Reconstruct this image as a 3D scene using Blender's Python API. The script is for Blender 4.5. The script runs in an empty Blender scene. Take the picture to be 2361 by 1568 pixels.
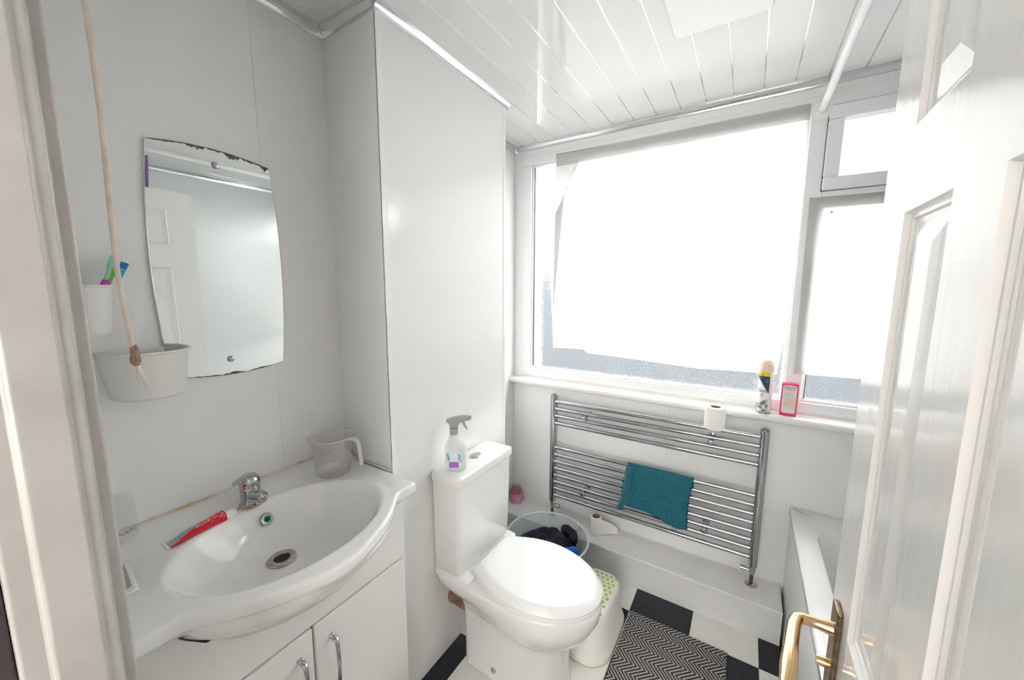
import bpy, bmesh, math, random
from mathutils import Vector, Matrix
random.seed(7)
PI = math.pi
S = bpy.context.scene
COL = S.collection

# ------------------------------------------------------------------ camera
cam_d = bpy.data.cameras.new('camera'); cam = bpy.data.objects.new('camera', cam_d); COL.objects.link(cam)
yaw, pit, rol, F = -0.5579, 0.1310, 0.0041, 868.5756
fw = Vector((math.sin(yaw)*math.cos(pit), math.cos(yaw)*math.cos(pit), -math.sin(pit)))
rt = Vector((math.cos(yaw), -math.sin(yaw), 0)); up = rt.cross(fw)
r2 = rt*math.cos(rol) + up*math.sin(rol); u2 = -rt*math.sin(rol) + up*math.cos(rol)
m = Matrix.Identity(4)
for i in range(3):
    m[i][0], m[i][1], m[i][2] = r2[i], u2[i], -fw[i]
m.translation = (0, 0, 1.5)
cam.matrix_world = m
cam_d.sensor_fit = 'HORIZONTAL'; cam_d.sensor_width = 36.0; cam_d.lens = 36.0*F/2361
cam_d.clip_start = 0.01
S.camera = cam

# ------------------------------------------------------------------ world, exposure
w = bpy.data.worlds.new('overcast_sky'); S.world = w; w.use_nodes = True
bg = w.node_tree.nodes['Background']
bg.inputs[0].default_value = (1.0, 0.98, 0.952, 1); bg.inputs[1].default_value = 7.0
S.view_settings.view_transform = 'Standard'; S.view_settings.look = 'None'
S.view_settings.gamma = 1.0; S.view_settings.use_curve_mapping = False
S.view_settings.exposure = 1.43
cy = S.cycles
cy.max_bounces = 7; cy.diffuse_bounces = 5; cy.glossy_bounces = 4; cy.transmission_bounces = 4; cy.transparent_max_bounces = 8
cy.sample_clamp_indirect = 12.0

pl = bpy.data.lights.new('window_portal', 'AREA'); pl.shape = 'RECTANGLE'; pl.size = 2.05; pl.size_y = 1.25
pl.cycles.is_portal = True
po = bpy.data.objects.new('window_portal', pl); COL.objects.link(po)
po.location = (-0.14, 2.075, 1.62); po.rotation_euler = (-PI/2, 0, 0)

# fill light: sky through an invented landing window behind the doorway
pl2 = bpy.data.lights.new('fill_window_portal', 'AREA'); pl2.shape = 'RECTANGLE'; pl2.size = 1.44; pl2.size_y = 1.54
pl2.cycles.is_portal = True
po2 = bpy.data.objects.new('fill_window_portal', pl2); COL.objects.link(po2)
po2.location = (0.05, -1.62, 1.50); po2.rotation_euler = (PI/2, 0, 0)

# ------------------------------------------------------------------ materials
MATS = {}
def mat(name, col, rough=0.5, metal=0.0, spec=0.5, coat=0.0, trans=0.0, ior=1.45, noise=0.0, nscale=8.0, bump=0.0, bscale=60.0, bstretch=(1,1,1), col2=None, sheen=0.0):
    if name in MATS: return MATS[name]
    M = bpy.data.materials.new(name); M.use_nodes = True
    nt = M.node_tree; b = nt.nodes['Principled BSDF']
    b.inputs['Base Color'].default_value = (*col, 1)
    b.inputs['Roughness'].default_value = rough; b.inputs['Metallic'].default_value = metal
    b.inputs['Specular IOR Level'].default_value = spec; b.inputs['IOR'].default_value = ior
    b.inputs['Coat Weight'].default_value = coat; b.inputs['Coat Roughness'].default_value = 0.08
    b.inputs['Transmission Weight'].default_value = trans
    if sheen: b.inputs['Sheen Weight'].default_value = sheen
    tc = nt.nodes.new('ShaderNodeTexCoord')
    if noise or col2:
        n = nt.nodes.new('ShaderNodeTexNoise'); n.inputs['Scale'].default_value = nscale; n.inputs['Detail'].default_value = 5
        nt.links.new(tc.outputs['Object'], n.inputs['Vector'])
        r = nt.nodes.new('ShaderNodeValToRGB')
        c2 = col2 or tuple(c*(1-noise) for c in col)
        r.color_ramp.elements[0].color = (*c2, 1); r.color_ramp.elements[1].color = (*col, 1)
        r.color_ramp.elements[0].position = 0.35; r.color_ramp.elements[1].position = 0.62
        nt.links.new(n.outputs['Fac'], r.inputs[0]); nt.links.new(r.outputs[0], b.inputs['Base Color'])
    if bump:
        mp = nt.nodes.new('ShaderNodeMapping'); mp.inputs['Scale'].default_value = bstretch
        n2 = nt.nodes.new('ShaderNodeTexNoise'); n2.inputs['Scale'].default_value = bscale; n2.inputs['Detail'].default_value = 3
        nt.links.new(tc.outputs['Object'], mp.inputs[0]); nt.links.new(mp.outputs[0], n2.inputs['Vector'])
        bp = nt.nodes.new('ShaderNodeBump'); bp.inputs['Strength'].default_value = bump; bp.inputs['Distance'].default_value = 0.002
        nt.links.new(n2.outputs['Fac'], bp.inputs['Height']); nt.links.new(bp.outputs[0], b.inputs['Normal'])
    MATS[name] = M
    return M

def custom(name):
    M = bpy.data.materials.new(name); M.use_nodes = True; MATS[name] = M
    nt = M.node_tree
    for n in list(nt.nodes):
        if n.type != 'OUTPUT_MATERIAL': nt.nodes.remove(n)
    out = [n for n in nt.nodes if n.type == 'OUTPUT_MATERIAL'][0]
    return M, nt, out

wall_m   = mat('wall_panel_white', (0.86, 0.86, 0.855), 0.15, spec=0.38)
ceil_m   = mat('ceiling_plank_white', (0.77, 0.77, 0.755), 0.06, spec=0.5)
strip_m  = mat('silver_strip', (0.85, 0.86, 0.87), 0.12, metal=1.0)
cove_m   = mat('silver_cove', (0.78, 0.80, 0.81), 0.14, metal=0.85)
trim_m   = mat('white_plastic_trim', (0.88, 0.88, 0.88), 0.25)
upvc_m   = mat('white_upvc', (0.86, 0.87, 0.88), 0.28)
sill_m   = mat('sill_white', (0.82, 0.82, 0.82), 0.22, noise=0.03, nscale=30)
ceramic  = mat('white_ceramic', (0.80, 0.795, 0.785), 0.12, spec=0.55, coat=0.3)
ceramic2 = mat('toilet_ceramic', (0.80, 0.80, 0.79), 0.10, spec=0.55, coat=0.3)
seat_m   = mat('seat_plastic', (0.82, 0.82, 0.82), 0.16)
chrome   = mat('chrome', (0.50, 0.51, 0.52), 0.10, metal=1.0)
chrome_d = mat('chrome_dull', (0.55, 0.55, 0.55), 0.22, metal=1.0, noise=0.25, nscale=60)
brass    = mat('brass', (0.80, 0.55, 0.30), 0.16, metal=1.0)
brass_d  = mat('brass_worn', (0.36, 0.27, 0.17), 0.35, metal=0.9, noise=0.4, nscale=90)
rust_m   = mat('rusty_pipe', (0.16, 0.07, 0.035), 0.7, noise=0.5, nscale=120)
cab_m    = mat('cabinet_white', (0.80, 0.79, 0.775), 0.28)
gap_m    = mat('dark_gap', (0.03, 0.03, 0.03), 0.8)
door_m   = mat('door_gloss_white', (0.84, 0.83, 0.815), 0.13, spec=0.6, bump=0.35, bscale=55, bstretch=(1, 1, 0.035))
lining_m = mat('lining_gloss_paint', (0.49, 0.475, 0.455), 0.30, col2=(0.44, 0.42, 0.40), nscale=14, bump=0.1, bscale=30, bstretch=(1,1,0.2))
ledge_m  = mat('ledge_white_board', (0.80, 0.80, 0.80), 0.28, noise=0.03, nscale=12)
white_t  = mat('floor_tile_white', (0.80, 0.78, 0.74), 0.35, noise=0.05, nscale=10)
black_t  = mat('floor_tile_black', (0.018, 0.018, 0.026), 0.33, noise=0.3, nscale=30)
grout_m  = mat('floor_base', (0.30, 0.28, 0.26), 0.8)
rubber   = mat('grey_plastic', (0.36, 0.365, 0.365), 0.45)
plastic_w= mat('white_plastic_basket', (0.80, 0.785, 0.76), 0.38)
cord_m   = mat('cord_cotton', (0.80, 0.71, 0.63), 0.95, col2=(0.68, 0.55, 0.45), nscale=18, bump=0.6, bscale=300)
knot_m   = mat('knot_brown', (0.42, 0.28, 0.19), 0.95, noise=0.4, nscale=200)
fray_m   = mat('cord_frayed', (0.80, 0.76, 0.71), 0.95)
paper_roll=mat('tissue_paper', (0.86, 0.84, 0.81), 0.9, bump=0.2, bscale=120)
card_m   = mat('cardboard_tube', (0.32, 0.21, 0.12), 0.9)
teal_m   = mat('teal_microfibre', (0.010, 0.150, 0.195), 0.95, col2=(0.006, 0.085, 0.135), nscale=130, bump=0.6, bscale=500, sheen=0.3)
hem_m    = mat('navy_hem', (0.010, 0.045, 0.13), 0.9)
dark_cl  = mat('dark_fabric', (0.012, 0.018, 0.028), 0.9, noise=0.5, nscale=30, bump=0.4, bscale=300)
navy_cl  = mat('navy_fabric', (0.012, 0.016, 0.05), 0.9, bump=0.4, bscale=300)
blue_cl  = mat('blue_fabric', (0.015, 0.10, 0.50), 0.8)
teal_cl  = mat('dull_teal_fabric', (0.02, 0.16, 0.24), 0.9, noise=0.3, nscale=40)
stool_m  = mat('stool_cream', (0.78, 0.765, 0.72), 0.4)
lime_m   = mat('lime_rubber', (0.42, 0.52, 0.03), 0.55)
pink_m   = mat('pink_plastic', (0.80, 0.30, 0.50), 0.35)
pinkd_m  = mat('brown_pink_lid', (0.35, 0.16, 0.17), 0.4)
beige_m  = mat('beige_cap', (0.78, 0.60, 0.45), 0.35)
purple_m = mat('purple_curtain', (0.42, 0.33, 0.62), 0.7)
carpet_m = mat('hall_carpet', (0.10, 0.08, 0.075), 0.95, noise=0.4, nscale=120)
hall_m   = mat('hall_paint', (0.66, 0.63, 0.59), 0.8)
red_m    = mat('red_print', (0.72, 0.012, 0.03), 0.35)
pinkred  = mat('crimson_card', (0.78, 0.04, 0.16), 0.45)
cream_m  = mat('cream_card', (0.80, 0.77, 0.70), 0.5, noise=0.05, nscale=60)
white_m  = mat('white_print', (0.82, 0.82, 0.82), 0.4)
ink_m    = mat('dark_ink', (0.03, 0.035, 0.06), 0.5)
pinkink  = mat('pink_ink', (0.80, 0.30, 0.38), 0.5)
purpink  = mat('purple_ink', (0.36, 0.12, 0.34), 0.5)
brownedge= mat('mirror_decay', (0.07, 0.065, 0.05), 0.6, col2=(0.22, 0.20, 0.15), nscale=90)
stain_m  = mat('sealant_stained', (0.80, 0.76, 0.70), 0.6, col2=(0.66, 0.42, 0.20), nscale=13)
sealant_w= mat('sealant_white', (0.82, 0.80, 0.77), 0.5, col2=(0.74, 0.68, 0.60), nscale=14)
green_pl = mat('green_plastic', (0.16, 0.62, 0.03), 0.35)
blue_br  = mat('blue_bristle', (0.01, 0.20, 0.62), 0.5)
teal_br  = mat('teal_bristle', (0.02, 0.46, 0.48), 0.5)
mint_pl  = mat('mint_plastic', (0.40, 0.72, 0.62), 0.35)
mag_pl   = mat('magenta_plastic', (0.55, 0.04, 0.40), 0.35)
rustring = mat('limescale_rust', (0.62, 0.36, 0.16), 0.7, col2=(0.78, 0.72, 0.64), nscale=60)
green_r  = mat('green_overflow_insert', (0.02, 0.34, 0.27), 0.4)
groundm  = mat('outside_ground', (0.034, 0.037, 0.041), 0.9, noise=0.4, nscale=0.6)
rendm    = mat('neighbour_render', (0.040, 0.044, 0.049), 0.9, noise=0.2, nscale=2)
mirror_e = mat('mirror_bevel_edge', (0.80, 0.86, 0.84), 0.1, metal=0.7)
mir, nt, out = custom('mirror_silvering')
g = nt.nodes.new('ShaderNodeBsdfGlossy'); g.inputs['Color'].default_value = (0.90, 0.93, 0.915, 1); g.inputs['Roughness'].default_value = 0.0
nt.links.new(g.outputs[0], out.inputs[0])

def frosted(name, tint, rough, tr):
    M, nt, out = custom(name)
    t = nt.nodes.new('ShaderNodeBsdfTransparent'); t.inputs[0].default_value = (*tint, 1)
    r = nt.nodes.new('ShaderNodeBsdfRefraction'); r.inputs['Color'].default_value = (*tint, 1); r.inputs['Roughness'].default_value = rough; r.inputs['IOR'].default_value = 1.18
    gl = nt.nodes.new('ShaderNodeBsdfGlossy'); gl.inputs['Roughness'].default_value = 0.06
    tc = nt.nodes.new('ShaderNodeTexCoord'); v = nt.nodes.new('ShaderNodeTexVoronoi'); v.inputs['Scale'].default_value = 130
    bp = nt.nodes.new('ShaderNodeBump'); bp.inputs['Strength'].default_value = 0.7; bp.inputs['Distance'].default_value = 0.003
    nt.links.new(tc.outputs['Object'], v.inputs['Vector']); nt.links.new(v.outputs['Distance'], bp.inputs['Height'])
    nt.links.new(bp.outputs[0], r.inputs['Normal']); nt.links.new(bp.outputs[0], gl.inputs['Normal'])
    a = nt.nodes.new('ShaderNodeMixShader'); a.inputs[0].default_value = tr
    nt.links.new(r.outputs[0], a.inputs[1]); nt.links.new(t.outputs[0], a.inputs[2])
    f = nt.nodes.new('ShaderNodeMixShader'); f.inputs[0].default_value = 0.06
    nt.links.new(a.outputs[0], f.inputs[1]); nt.links.new(gl.outputs[0], f.inputs[2]); nt.links.new(f.outputs[0], out.inputs[0])
    return M
glass_m = frosted('frosted_glass', (0.94, 0.96, 0.97), 0.20, 0.45)

def sheetmat(name, col, trp, tsl):
    M, nt, out = custom(name)
    d = nt.nodes.new('ShaderNodeBsdfDiffuse'); d.inputs[0].default_value = (*col, 1)
    t = nt.nodes.new('ShaderNodeBsdfTranslucent'); t.inputs[0].default_value = (*col, 1)
    p = nt.nodes.new('ShaderNodeBsdfTransparent')
    a = nt.nodes.new('ShaderNodeMixShader'); a.inputs[0].default_value = tsl
    nt.links.new(d.outputs[0], a.inputs[1]); nt.links.new(t.outputs[0], a.inputs[2])
    b = nt.nodes.new('ShaderNodeMixShader'); b.inputs[0].default_value = trp
    nt.links.new(a.outputs[0], b.inputs[1]); nt.links.new(p.outputs[0], b.inputs[2]); nt.links.new(b.outputs[0], out.inputs[0])
    return M
sheet_m = sheetmat('white_sheet_paper', (0.86, 0.86, 0.85), 0.20, 0.50)

blind_m = sheetmat('fill_window_blind', (0.90, 0.885, 0.865), 0.36, 0.62)  # blind of the added fill window, dims and spreads its light

def clearmat(name, col, opac, rough=0.25):
    M, nt, out = custom(name)
    b = nt.nodes.new('ShaderNodeBsdfPrincipled'); b.inputs['Base Color'].default_value = (*col, 1); b.inputs['Roughness'].default_value = rough
    p = nt.nodes.new('ShaderNodeBsdfTransparent'); p.inputs[0].default_value = (0.98, 0.98, 0.98, 1)
    mx = nt.nodes.new('ShaderNodeMixShader'); mx.inputs[0].default_value = opac
    nt.links.new(p.outputs[0], mx.inputs[1]); nt.links.new(b.outputs[0], mx.inputs[2]); nt.links.new(mx.outputs[0], out.inputs[0])
    return M
clear_m = clearmat('clear_glass', (0.9, 0.9, 0.9), 0.06, 0.02)
jug_m = clearmat('cloudy_polypropylene', (0.84, 0.82, 0.79), 0.26)
jugrim_m = clearmat('cloudy_polypropylene_rim', (0.84, 0.82, 0.79), 0.62)
tub_m = clearmat('clear_grey_plastic', (0.62, 0.68, 0.74), 0.32, 0.2)
tubrim_m = clearmat('clear_grey_plastic_rim', (0.72, 0.76, 0.82), 0.6, 0.2)
bottle_m = clearmat('clear_bottle', (0.80, 0.82, 0.83), 0.55, 0.15)
wash_m = clearmat('clear_wash_bottle', (0.78, 0.77, 0.75), 0.10, 0.15)

# herringbone woven mat
mat_m, nt, out = custom('herringbone_weave')
b = nt.nodes.new('ShaderNodeBsdfPrincipled'); b.inputs['Roughness'].default_value = 0.95
tc = nt.nodes.new('ShaderNodeTexCoord'); sx = nt.nodes.new('ShaderNodeSeparateXYZ'); nt.links.new(tc.outputs['Object'], sx.inputs[0])
def mth(op, a, bb=None):
    n = nt.nodes.new('ShaderNodeMath'); n.operation = op
    for k, vv in enumerate((a, bb)):
        if vv is None: continue
        if isinstance(vv, (int, float)): n.inputs[k].default_value = vv
        else: nt.links.new(vv, n.inputs[k])
    return n.outputs[0]
zig = mth('PINGPONG', mth('MULTIPLY', sx.outputs[1], 1.0), 0.046)
ph = mth('MULTIPLY', mth('ADD', sx.outputs[0], mth('MULTIPLY', zig, 1.05)), 2*PI/0.0172)
wv = mth('SINE', ph)
thr = mth('GREATER_THAN', wv, 0.05)
fine = nt.nodes.new('ShaderNodeTexNoise'); fine.inputs['Scale'].default_value = 420; nt.links.new(tc.outputs['Object'], fine.inputs['Vector'])
fac = mth('MULTIPLY', thr, mth('ADD', mth('MULTIPLY', fine.outputs['Fac'], 0.9), 0.35))
rp = nt.nodes.new('ShaderNodeValToRGB'); rp.color_ramp.elements[0].color = (0.026, 0.024, 0.028, 1); rp.color_ramp.elements[1].color = (0.47, 0.43, 0.40, 1)
nt.links.new(fac, rp.inputs[0]); nt.links.new(rp.outputs[0], b.inputs['Base Color'])
bp = nt.nodes.new('ShaderNodeBump'); bp.inputs['Strength'].default_value = 0.5; bp.inputs['Distance'].default_value = 0.002
nt.links.new(fac, bp.inputs['Height']); nt.links.new(bp.outputs[0], b.inputs['Normal']); nt.links.new(b.outputs[0], out.inputs[0])

# ------------------------------------------------------------------ mesh helpers
class MB:
    def __init__(s): s.v = []; s.f = []
    def add(s, vs, fs):
        o = len(s.v); s.v += [tuple(q) for q in vs]; s.f += [tuple(i+o for i in f) for f in fs]; return s
    def box(s, x0, x1, y0, y1, z0, z1):
        return s.add([(x0,y0,z0),(x1,y0,z0),(x1,y1,z0),(x0,y1,z0),(x0,y0,z1),(x1,y0,z1),(x1,y1,z1),(x0,y1,z1)],
                     [(0,3,2,1),(4,5,6,7),(0,1,5,4),(1,2,6,5),(2,3,7,6),(3,0,4,7)])
    def rings(s, rs, cap0=True, cap1=True, closed=True):
        n = len(rs[0]); vs = [p for r in rs for p in r]; fs = []
        for i in range(len(rs)-1):
            for j in range(n if closed else n-1):
                k = (j+1) % n; fs.append((i*n+j, i*n+k, (i+1)*n+k, (i+1)*n+j))
        if cap0: fs.append(tuple(range(n))[::-1])
        if cap1: fs.append(tuple((len(rs)-1)*n+j for j in range(n)))
        return s.add(vs, fs)
    def lathe(s, prof, c=(0,0,0), n=32, cap0=True, cap1=True, axis='z', sx=1.0, sy=1.0):
        rs = []
        for r, h in prof:
            ring = []
            for k in range(n):
                a = 2*PI*k/n; u, v = r*math.cos(a)*sx, r*math.sin(a)*sy
                if axis == 'z': p = (u, v, h)
                elif axis == 'x': p = (h, u, v)
                else: p = (v, h, u)
                ring.append((p[0]+c[0], p[1]+c[1], p[2]+c[2]))
            rs.append(ring)
        return s.rings(rs, cap0, cap1)
    def tube(s, pts, r, n=12, cap=True):
        pts = [Vector(p) for p in pts]; rr = r if isinstance(r, (list, tuple)) else [r]*len(pts)
        rs = []; pn = None
        for i, p in enumerate(pts):
            d = (pts[min(i+1, len(pts)-1)] - pts[max(i-1, 0)]).normalized()
            if pn is None:
                q = Vector((0,0,1)) if abs(d.z) < 0.9 else Vector((1,0,0)); pn = d.cross(q).normalized()
            else: pn = (pn - d*pn.dot(d)).normalized()
            bn = d.cross(pn)
            rs.append([tuple(p + (pn*math.cos(2*PI*k/n) + bn*math.sin(2*PI*k/n))*rr[i]) for k in range(n)])
        return s.rings(rs, cap, cap)
    def prism(s, poly, axis, a, b):
        def P(u, v, h): return {'z': (u, v, h), 'y': (u, h, v), 'x': (h, u, v)}[axis]
        return s.rings([[P(u, v, a) for u, v in poly], [P(u, v, b) for u, v in poly]])
    def grid(s, fn, nu, nv):
        vs = [fn(i/nu, j/nv) for j in range(nv+1) for i in range(nu+1)]
        return s.add(vs, [(j*(nu+1)+i, j*(nu+1)+i+1, (j+1)*(nu+1)+i+1, (j+1)*(nu+1)+i) for j in range(nv) for i in range(nu)])

def obj(name, mb, m, parent=None, smooth=False, bevel=0.0, seg=2, local=False, solid=0.0, sub=0, ang=35):
    me = bpy.data.meshes.new(name)
    off = Vector((0,0,0))
    if parent is not None and not local:
        q = parent
        while q is not None: off += q.location; q = q.parent
    me.from_pydata([tuple(Vector(v)-off) for v in mb.v], [], mb.f)
    bm = bmesh.new(); bm.from_mesh(me); bmesh.ops.recalc_face_normals(bm, faces=bm.faces); bm.to_mesh(me); bm.free()
    if smooth:
        me.polygons.foreach_set('use_smooth', [True]*len(me.polygons)); me.set_sharp_from_angle(angle=math.radians(ang))
    me.materials.append(m); me.update()
    o = bpy.data.objects.new(name, me); COL.objects.link(o)
    if parent is not None: o.parent = parent
    if solid:
        md = o.modifiers.new('solid', 'SOLIDIFY'); md.thickness = solid; md.offset = 0
    if bevel:
        md = o.modifiers.new('bevel', 'BEVEL'); md.width = bevel; md.segments = seg; md.limit_method = 'ANGLE'; md.angle_limit = math.radians(40)
    if sub:
        md = o.modifiers.new('sub', 'SUBSURF'); md.levels = sub; md.render_levels = sub
    return o
def tag(o, label, cat, group=None):
    o['label'] = label; o['category'] = cat
    if group: o['group'] = group
    return o
def thing(name, label, cat, loc=(0,0,0), rz=0.0, group=None):
    o = bpy.data.objects.new(name, None); COL.objects.link(o); o.location = loc; o.rotation_euler = (0, 0, rz); o.empty_display_size = 0.05
    return tag(o, label, cat, group)
def struct(o): o['kind'] = 'structure'; return o
def sempty(name, loc=(0,0,0)):
    o = bpy.data.objects.new(name, None); COL.objects.link(o); o.location = loc; o.empty_display_size = 0.05
    return struct(o)
def lerp(a, b, t): return a+(b-a)*t
def sstep(a, b, x):
    t = min(1, max(0, (x-a)/(b-a))); return t*t*(3-2*t)
def catmull(P, per=6, closed=False):
    R = []; n = len(P)
    rng = range(n) if closed else range(n-1)
    for i in rng:
        p0, p1, p2, p3 = (P[(i+k) % n] if closed else P[min(max(i+k, 0), n-1)] for k in (-1, 0, 1, 2))
        for j in range(per):
            t = j/per
            R.append(tuple(0.5*((2*b) + (c-a)*t + (2*a-5*b+4*c-d)*t*t + (-a+3*b-3*c+d)*t**3) for a, b, c, d in zip(p0, p1, p2, p3)))
    if not closed: R.append(tuple(P[-1]))
    return R
def rrect(x0, x1, y0, y1, r, n=5):
    pts = []
    for cx, cy_, a0 in ((x1-r, y1-r, 0), (x0+r, y1-r, PI/2), (x0+r, y0+r, PI), (x1-r, y0+r, 1.5*PI)):
        for k in range(n+1):
            a = a0 + PI/2*k/n; pts.append((cx+r*math.cos(a), cy_+r*math.sin(a)))
    return pts
def text(name, body, size, m, parent, fn, align='CENTER', shear=0.0, extr=0.0):
    """lettering as flat mesh; fn maps text-plane (u, v) to the parent's local space"""
    cu = bpy.data.curves.new(name, 'FONT'); cu.body = body; cu.size = size; cu.align_x = align; cu.align_y = 'CENTER'; cu.shear = shear; cu.resolution_u = 2
    t = bpy.data.objects.new(name, cu); COL.objects.link(t)
    me = bpy.data.meshes.new_from_object(t.evaluated_get(bpy.context.evaluated_depsgraph_get()))
    bpy.data.objects.remove(t); bpy.data.curves.remove(cu)
    for v in me.vertices: v.co = fn(v.co.x, v.co.y)
    me.materials.clear(); me.materials.append(m); me.name = name
    o = bpy.data.objects.new(name, me); COL.objects.link(o); o.parent = parent
    return o

XL, XR, YW, YF, ZC = -1.224, 1.010, 1.990, 0.100, 2.320
XB, YB0, YB1 = -0.970, 0.800, 1.490

# ================================================================== SETTING
# ---- floor with checker tiles
fl = struct(obj('floor', MB().box(XL-.1, XR+.1, 0.02, YW+.1, -0.06, -0.004), grout_m))
P = 0.257; x0g, y0g = -0.115, 1.653
tmesh = {}
def tile(ix, iy):
    xa, ya = max(XL, x0g+ix*P), max(0.03, y0g+iy*P); xb, yb = min(XR, x0g+(ix+1)*P), min(YW, y0g+(iy+1)*P)
    if xb-xa < .01 or yb-ya < .01: return
    black = (ix+iy) % 2 != 0
    g_ = 0.0007; key = (black, round(xb-xa, 3), round(yb-ya, 3))
    if key not in tmesh:
        o = obj('floor_tile', MB().box(g_, xb-xa-g_, g_, yb-ya-g_, -0.005, 0.0), black_t if black else white_t, bevel=0.0008, seg=1); tmesh[key] = o.data
    else:
        o = bpy.data.objects.new('floor_tile', tmesh[key]); COL.objects.link(o)
    o.location = (xa, ya, 0); o.parent = fl
for ix in range(-5, 6):
    for iy in range(-7, 2): tile(ix, iy)

# ---- ceiling planks with silver strips
ce = struct(obj('ceiling', MB().box(XL-.1, XR+.1, 0.0, YW+.1, ZC+0.008, ZC+0.06), trim_m))
pm = None; sm = None
def span(x):                                    # planks stop at the boxing behind the toilet
    return (YF, YB0) if x < XB-0.05 else (YF, YW)
for k in range(-1, 22):
    xa = -1.164 + 0.105*k; xb = xa+0.105
    xa_, xb_ = max(XL, xa), min(XR, xb)
    if xb_-xa_ < 0.01: continue
    o = obj('ceiling_plank', MB().box(xa_+.0018, xb_-.0018, YF, YW, ZC, ZC+.008), ceil_m, bevel=0.0012, seg=1, parent=ce)
    if k >= 0: obj('silver_strip', MB().box(xa-.0026, xa+.0026, YF, YW, ZC+.0012, ZC+.005), strip_m, parent=ce)

# ---- walls
def panels(parent, plane, at, th, edges, z0, z1, m=wall_m, gap=0.0002):
    """vertical wall panels with fine joints; plane 'x' faces +x/-x, plane 'y' faces -y"""
    for a, b_ in zip(edges[:-1], edges[1:]):
        mbp = MB()
        if plane == 'x': mbp.box(min(at, at+th), max(at, at+th), a+gap, b_-gap, z0, z1)
        else: mbp.box(a+gap, b_-gap, min(at, at+th), max(at, at+th), z0, z1)
        obj('wall_panel', mbp, m, parent=parent, bevel=0.0004, seg=1)
wl = struct(obj('wall_left', MB().box(XL-.12, XL-.009, -0.0, YW+.1, -0.06, ZC+.06), trim_m))
panels(wl, 'x', XL, -.009, [YF, 0.585, YB0+.02, 1.15, YW], 0, ZC)
wr = struct(obj('wall_right', MB().box(XR+.009, XR+.12, -0.0, YW+.1, -0.06, ZC+.06), trim_m))
panels(wr, 'x', XR, .009, [YF, 0.85, YW], 0, ZC)
# window wall, open for the window
WX0, WX1, WZ0, WZ1 = -1.163, 0.90, 0.972, 2.262
wb = struct(obj('wall_back', MB().box(XL-.1, XR+.1, YW+.009, YW+.2, -0.06, WZ0).box(XL-.1, XR+.1, YW+.009, YW+.2, WZ1, ZC+.06)
     .box(XL-.1, WX0, YW+.009, YW+.2, WZ0, WZ1).box(WX1, XR+.1, YW+.009, YW+.2, WZ0, WZ1), trim_m))
panels(wb, 'y', YW, .009, [XL, -0.30, XR], 0, WZ0-.005)
obj('wall_panel', MB().box(XL, XR, YW, YW+.009, WZ1, ZC), wall_m, parent=wb)
obj('wall_panel', MB().box(XL, WX0, YW, YW+.009, WZ0-.005, WZ1), wall_m, parent=wb)
obj('wall_panel', MB().box(WX1, XR, YW, YW+.009, WZ0-.005, WZ1), wall_m, parent=wb)
# door wall, open for the door
wf = struct(obj('wall_front', MB().box(XL-.1, -0.64, 0.02, YF, -0.06, ZC+.06).box(0.24, XR+.1, 0.02, YF, -0.06, ZC+.06).box(-0.64, 0.24, 0.02, YF, 2.05, ZC+.06), wall_m))
# boxing behind the toilet
bx = struct(obj('wall_boxing', MB().box(XL, XB-.009, YB0+.009, YB1-.009, 0, ZC), trim_m))
obj('wall_panel', MB().box(XB-.009, XB, YB0, YB1, 0, ZC), wall_m, parent=bx)
obj('wall_panel', MB().box(XL, XB-.009, YB0, YB0+.009, 0, ZC), wall_m, parent=bx)
obj('wall_panel', MB().box(XL, XB-.009, YB1-.009, YB1, 0, ZC), wall_m, parent=bx)
obj('corner_trim', MB().box(XB-.0005, XB+.0022, YB0-.0022, YB0+.024, 0, ZC-.018).box(XB-.024, XB+.0022, YB0-.0022, YB0+.0005, 0, ZC-.018), trim_m, parent=bx, bevel=0.0008, seg=1)
obj('corner_trim', MB().box(XB-.0005, XB+.0022, YB1-.016, YB1+.0022, 0, ZC-.018).box(XB-.02, XB+.0022, YB1-.0005, YB1+.0022, 0, ZC-.018), trim_m, parent=bx, bevel=0.0008, seg=1)
# ledge under the radiator
YL, ZL = 1.800, 0.165
lg = struct(obj('wall_ledge', MB().box(XL, 0.218, YL+.012, YW, 0, ZL-.014), ledge_m))
obj('ledge_top', MB().box(XL, 0.218, YL, YW, ZL-.014, ZL), ledge_m, parent=lg, bevel=0.004, seg=3)
obj('sealant', MB().box(XL, 0.218, YW-.005, YW-.0005, ZL, ZL+.004), sealant_w, parent=lg)

# ---- coving strips round the ceiling (quarter-round silver plastic)
def cove(name, p0, p1, n):
    """concave strip along p0-p1 in plan, n = unit normal pointing into the room"""
    h = 0.026; d = 0.026; ring0, ring1 = [], []
    prof = [(0.0, 0.0), (0.0, -h), (0.003, -h)] + [(0.003+(d-0.003)*(1-math.cos(a)), -h+(h-.003)*math.sin(a)) for a in (PI/10*k for k in range(1, 5))] + [(d, -0.003), (d, 0.0)]
    mb = MB()
    rs = [[(q[0]+n[0]*u, q[1]+n[1]*u, ZC+v_) for u, v_ in prof] for q in (p0, p1)]
    return struct(obj(name, mb.rings(rs), cove_m, smooth=True, ang=30))
cove('trim_1', (XL, YF), (XL, YB0-.0), (1, 0))
cove('trim_2', (XL, YB0), (XB, YB0), (0, -1))
cove('trim_3', (XB, YB0-.002), (XB, 1.512), (1, 0))
cove('trim_4', (XL, YW), (XR, YW), (0, -1))
cove('trim_5', (XR, YF), (XR, YW), (-1, 0))
cove('trim_6', (XL, YB1+.01), (XL, YW), (1, 0))
cove('trim_7', (XL, YF), (XR, YF), (0, 1))

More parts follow.
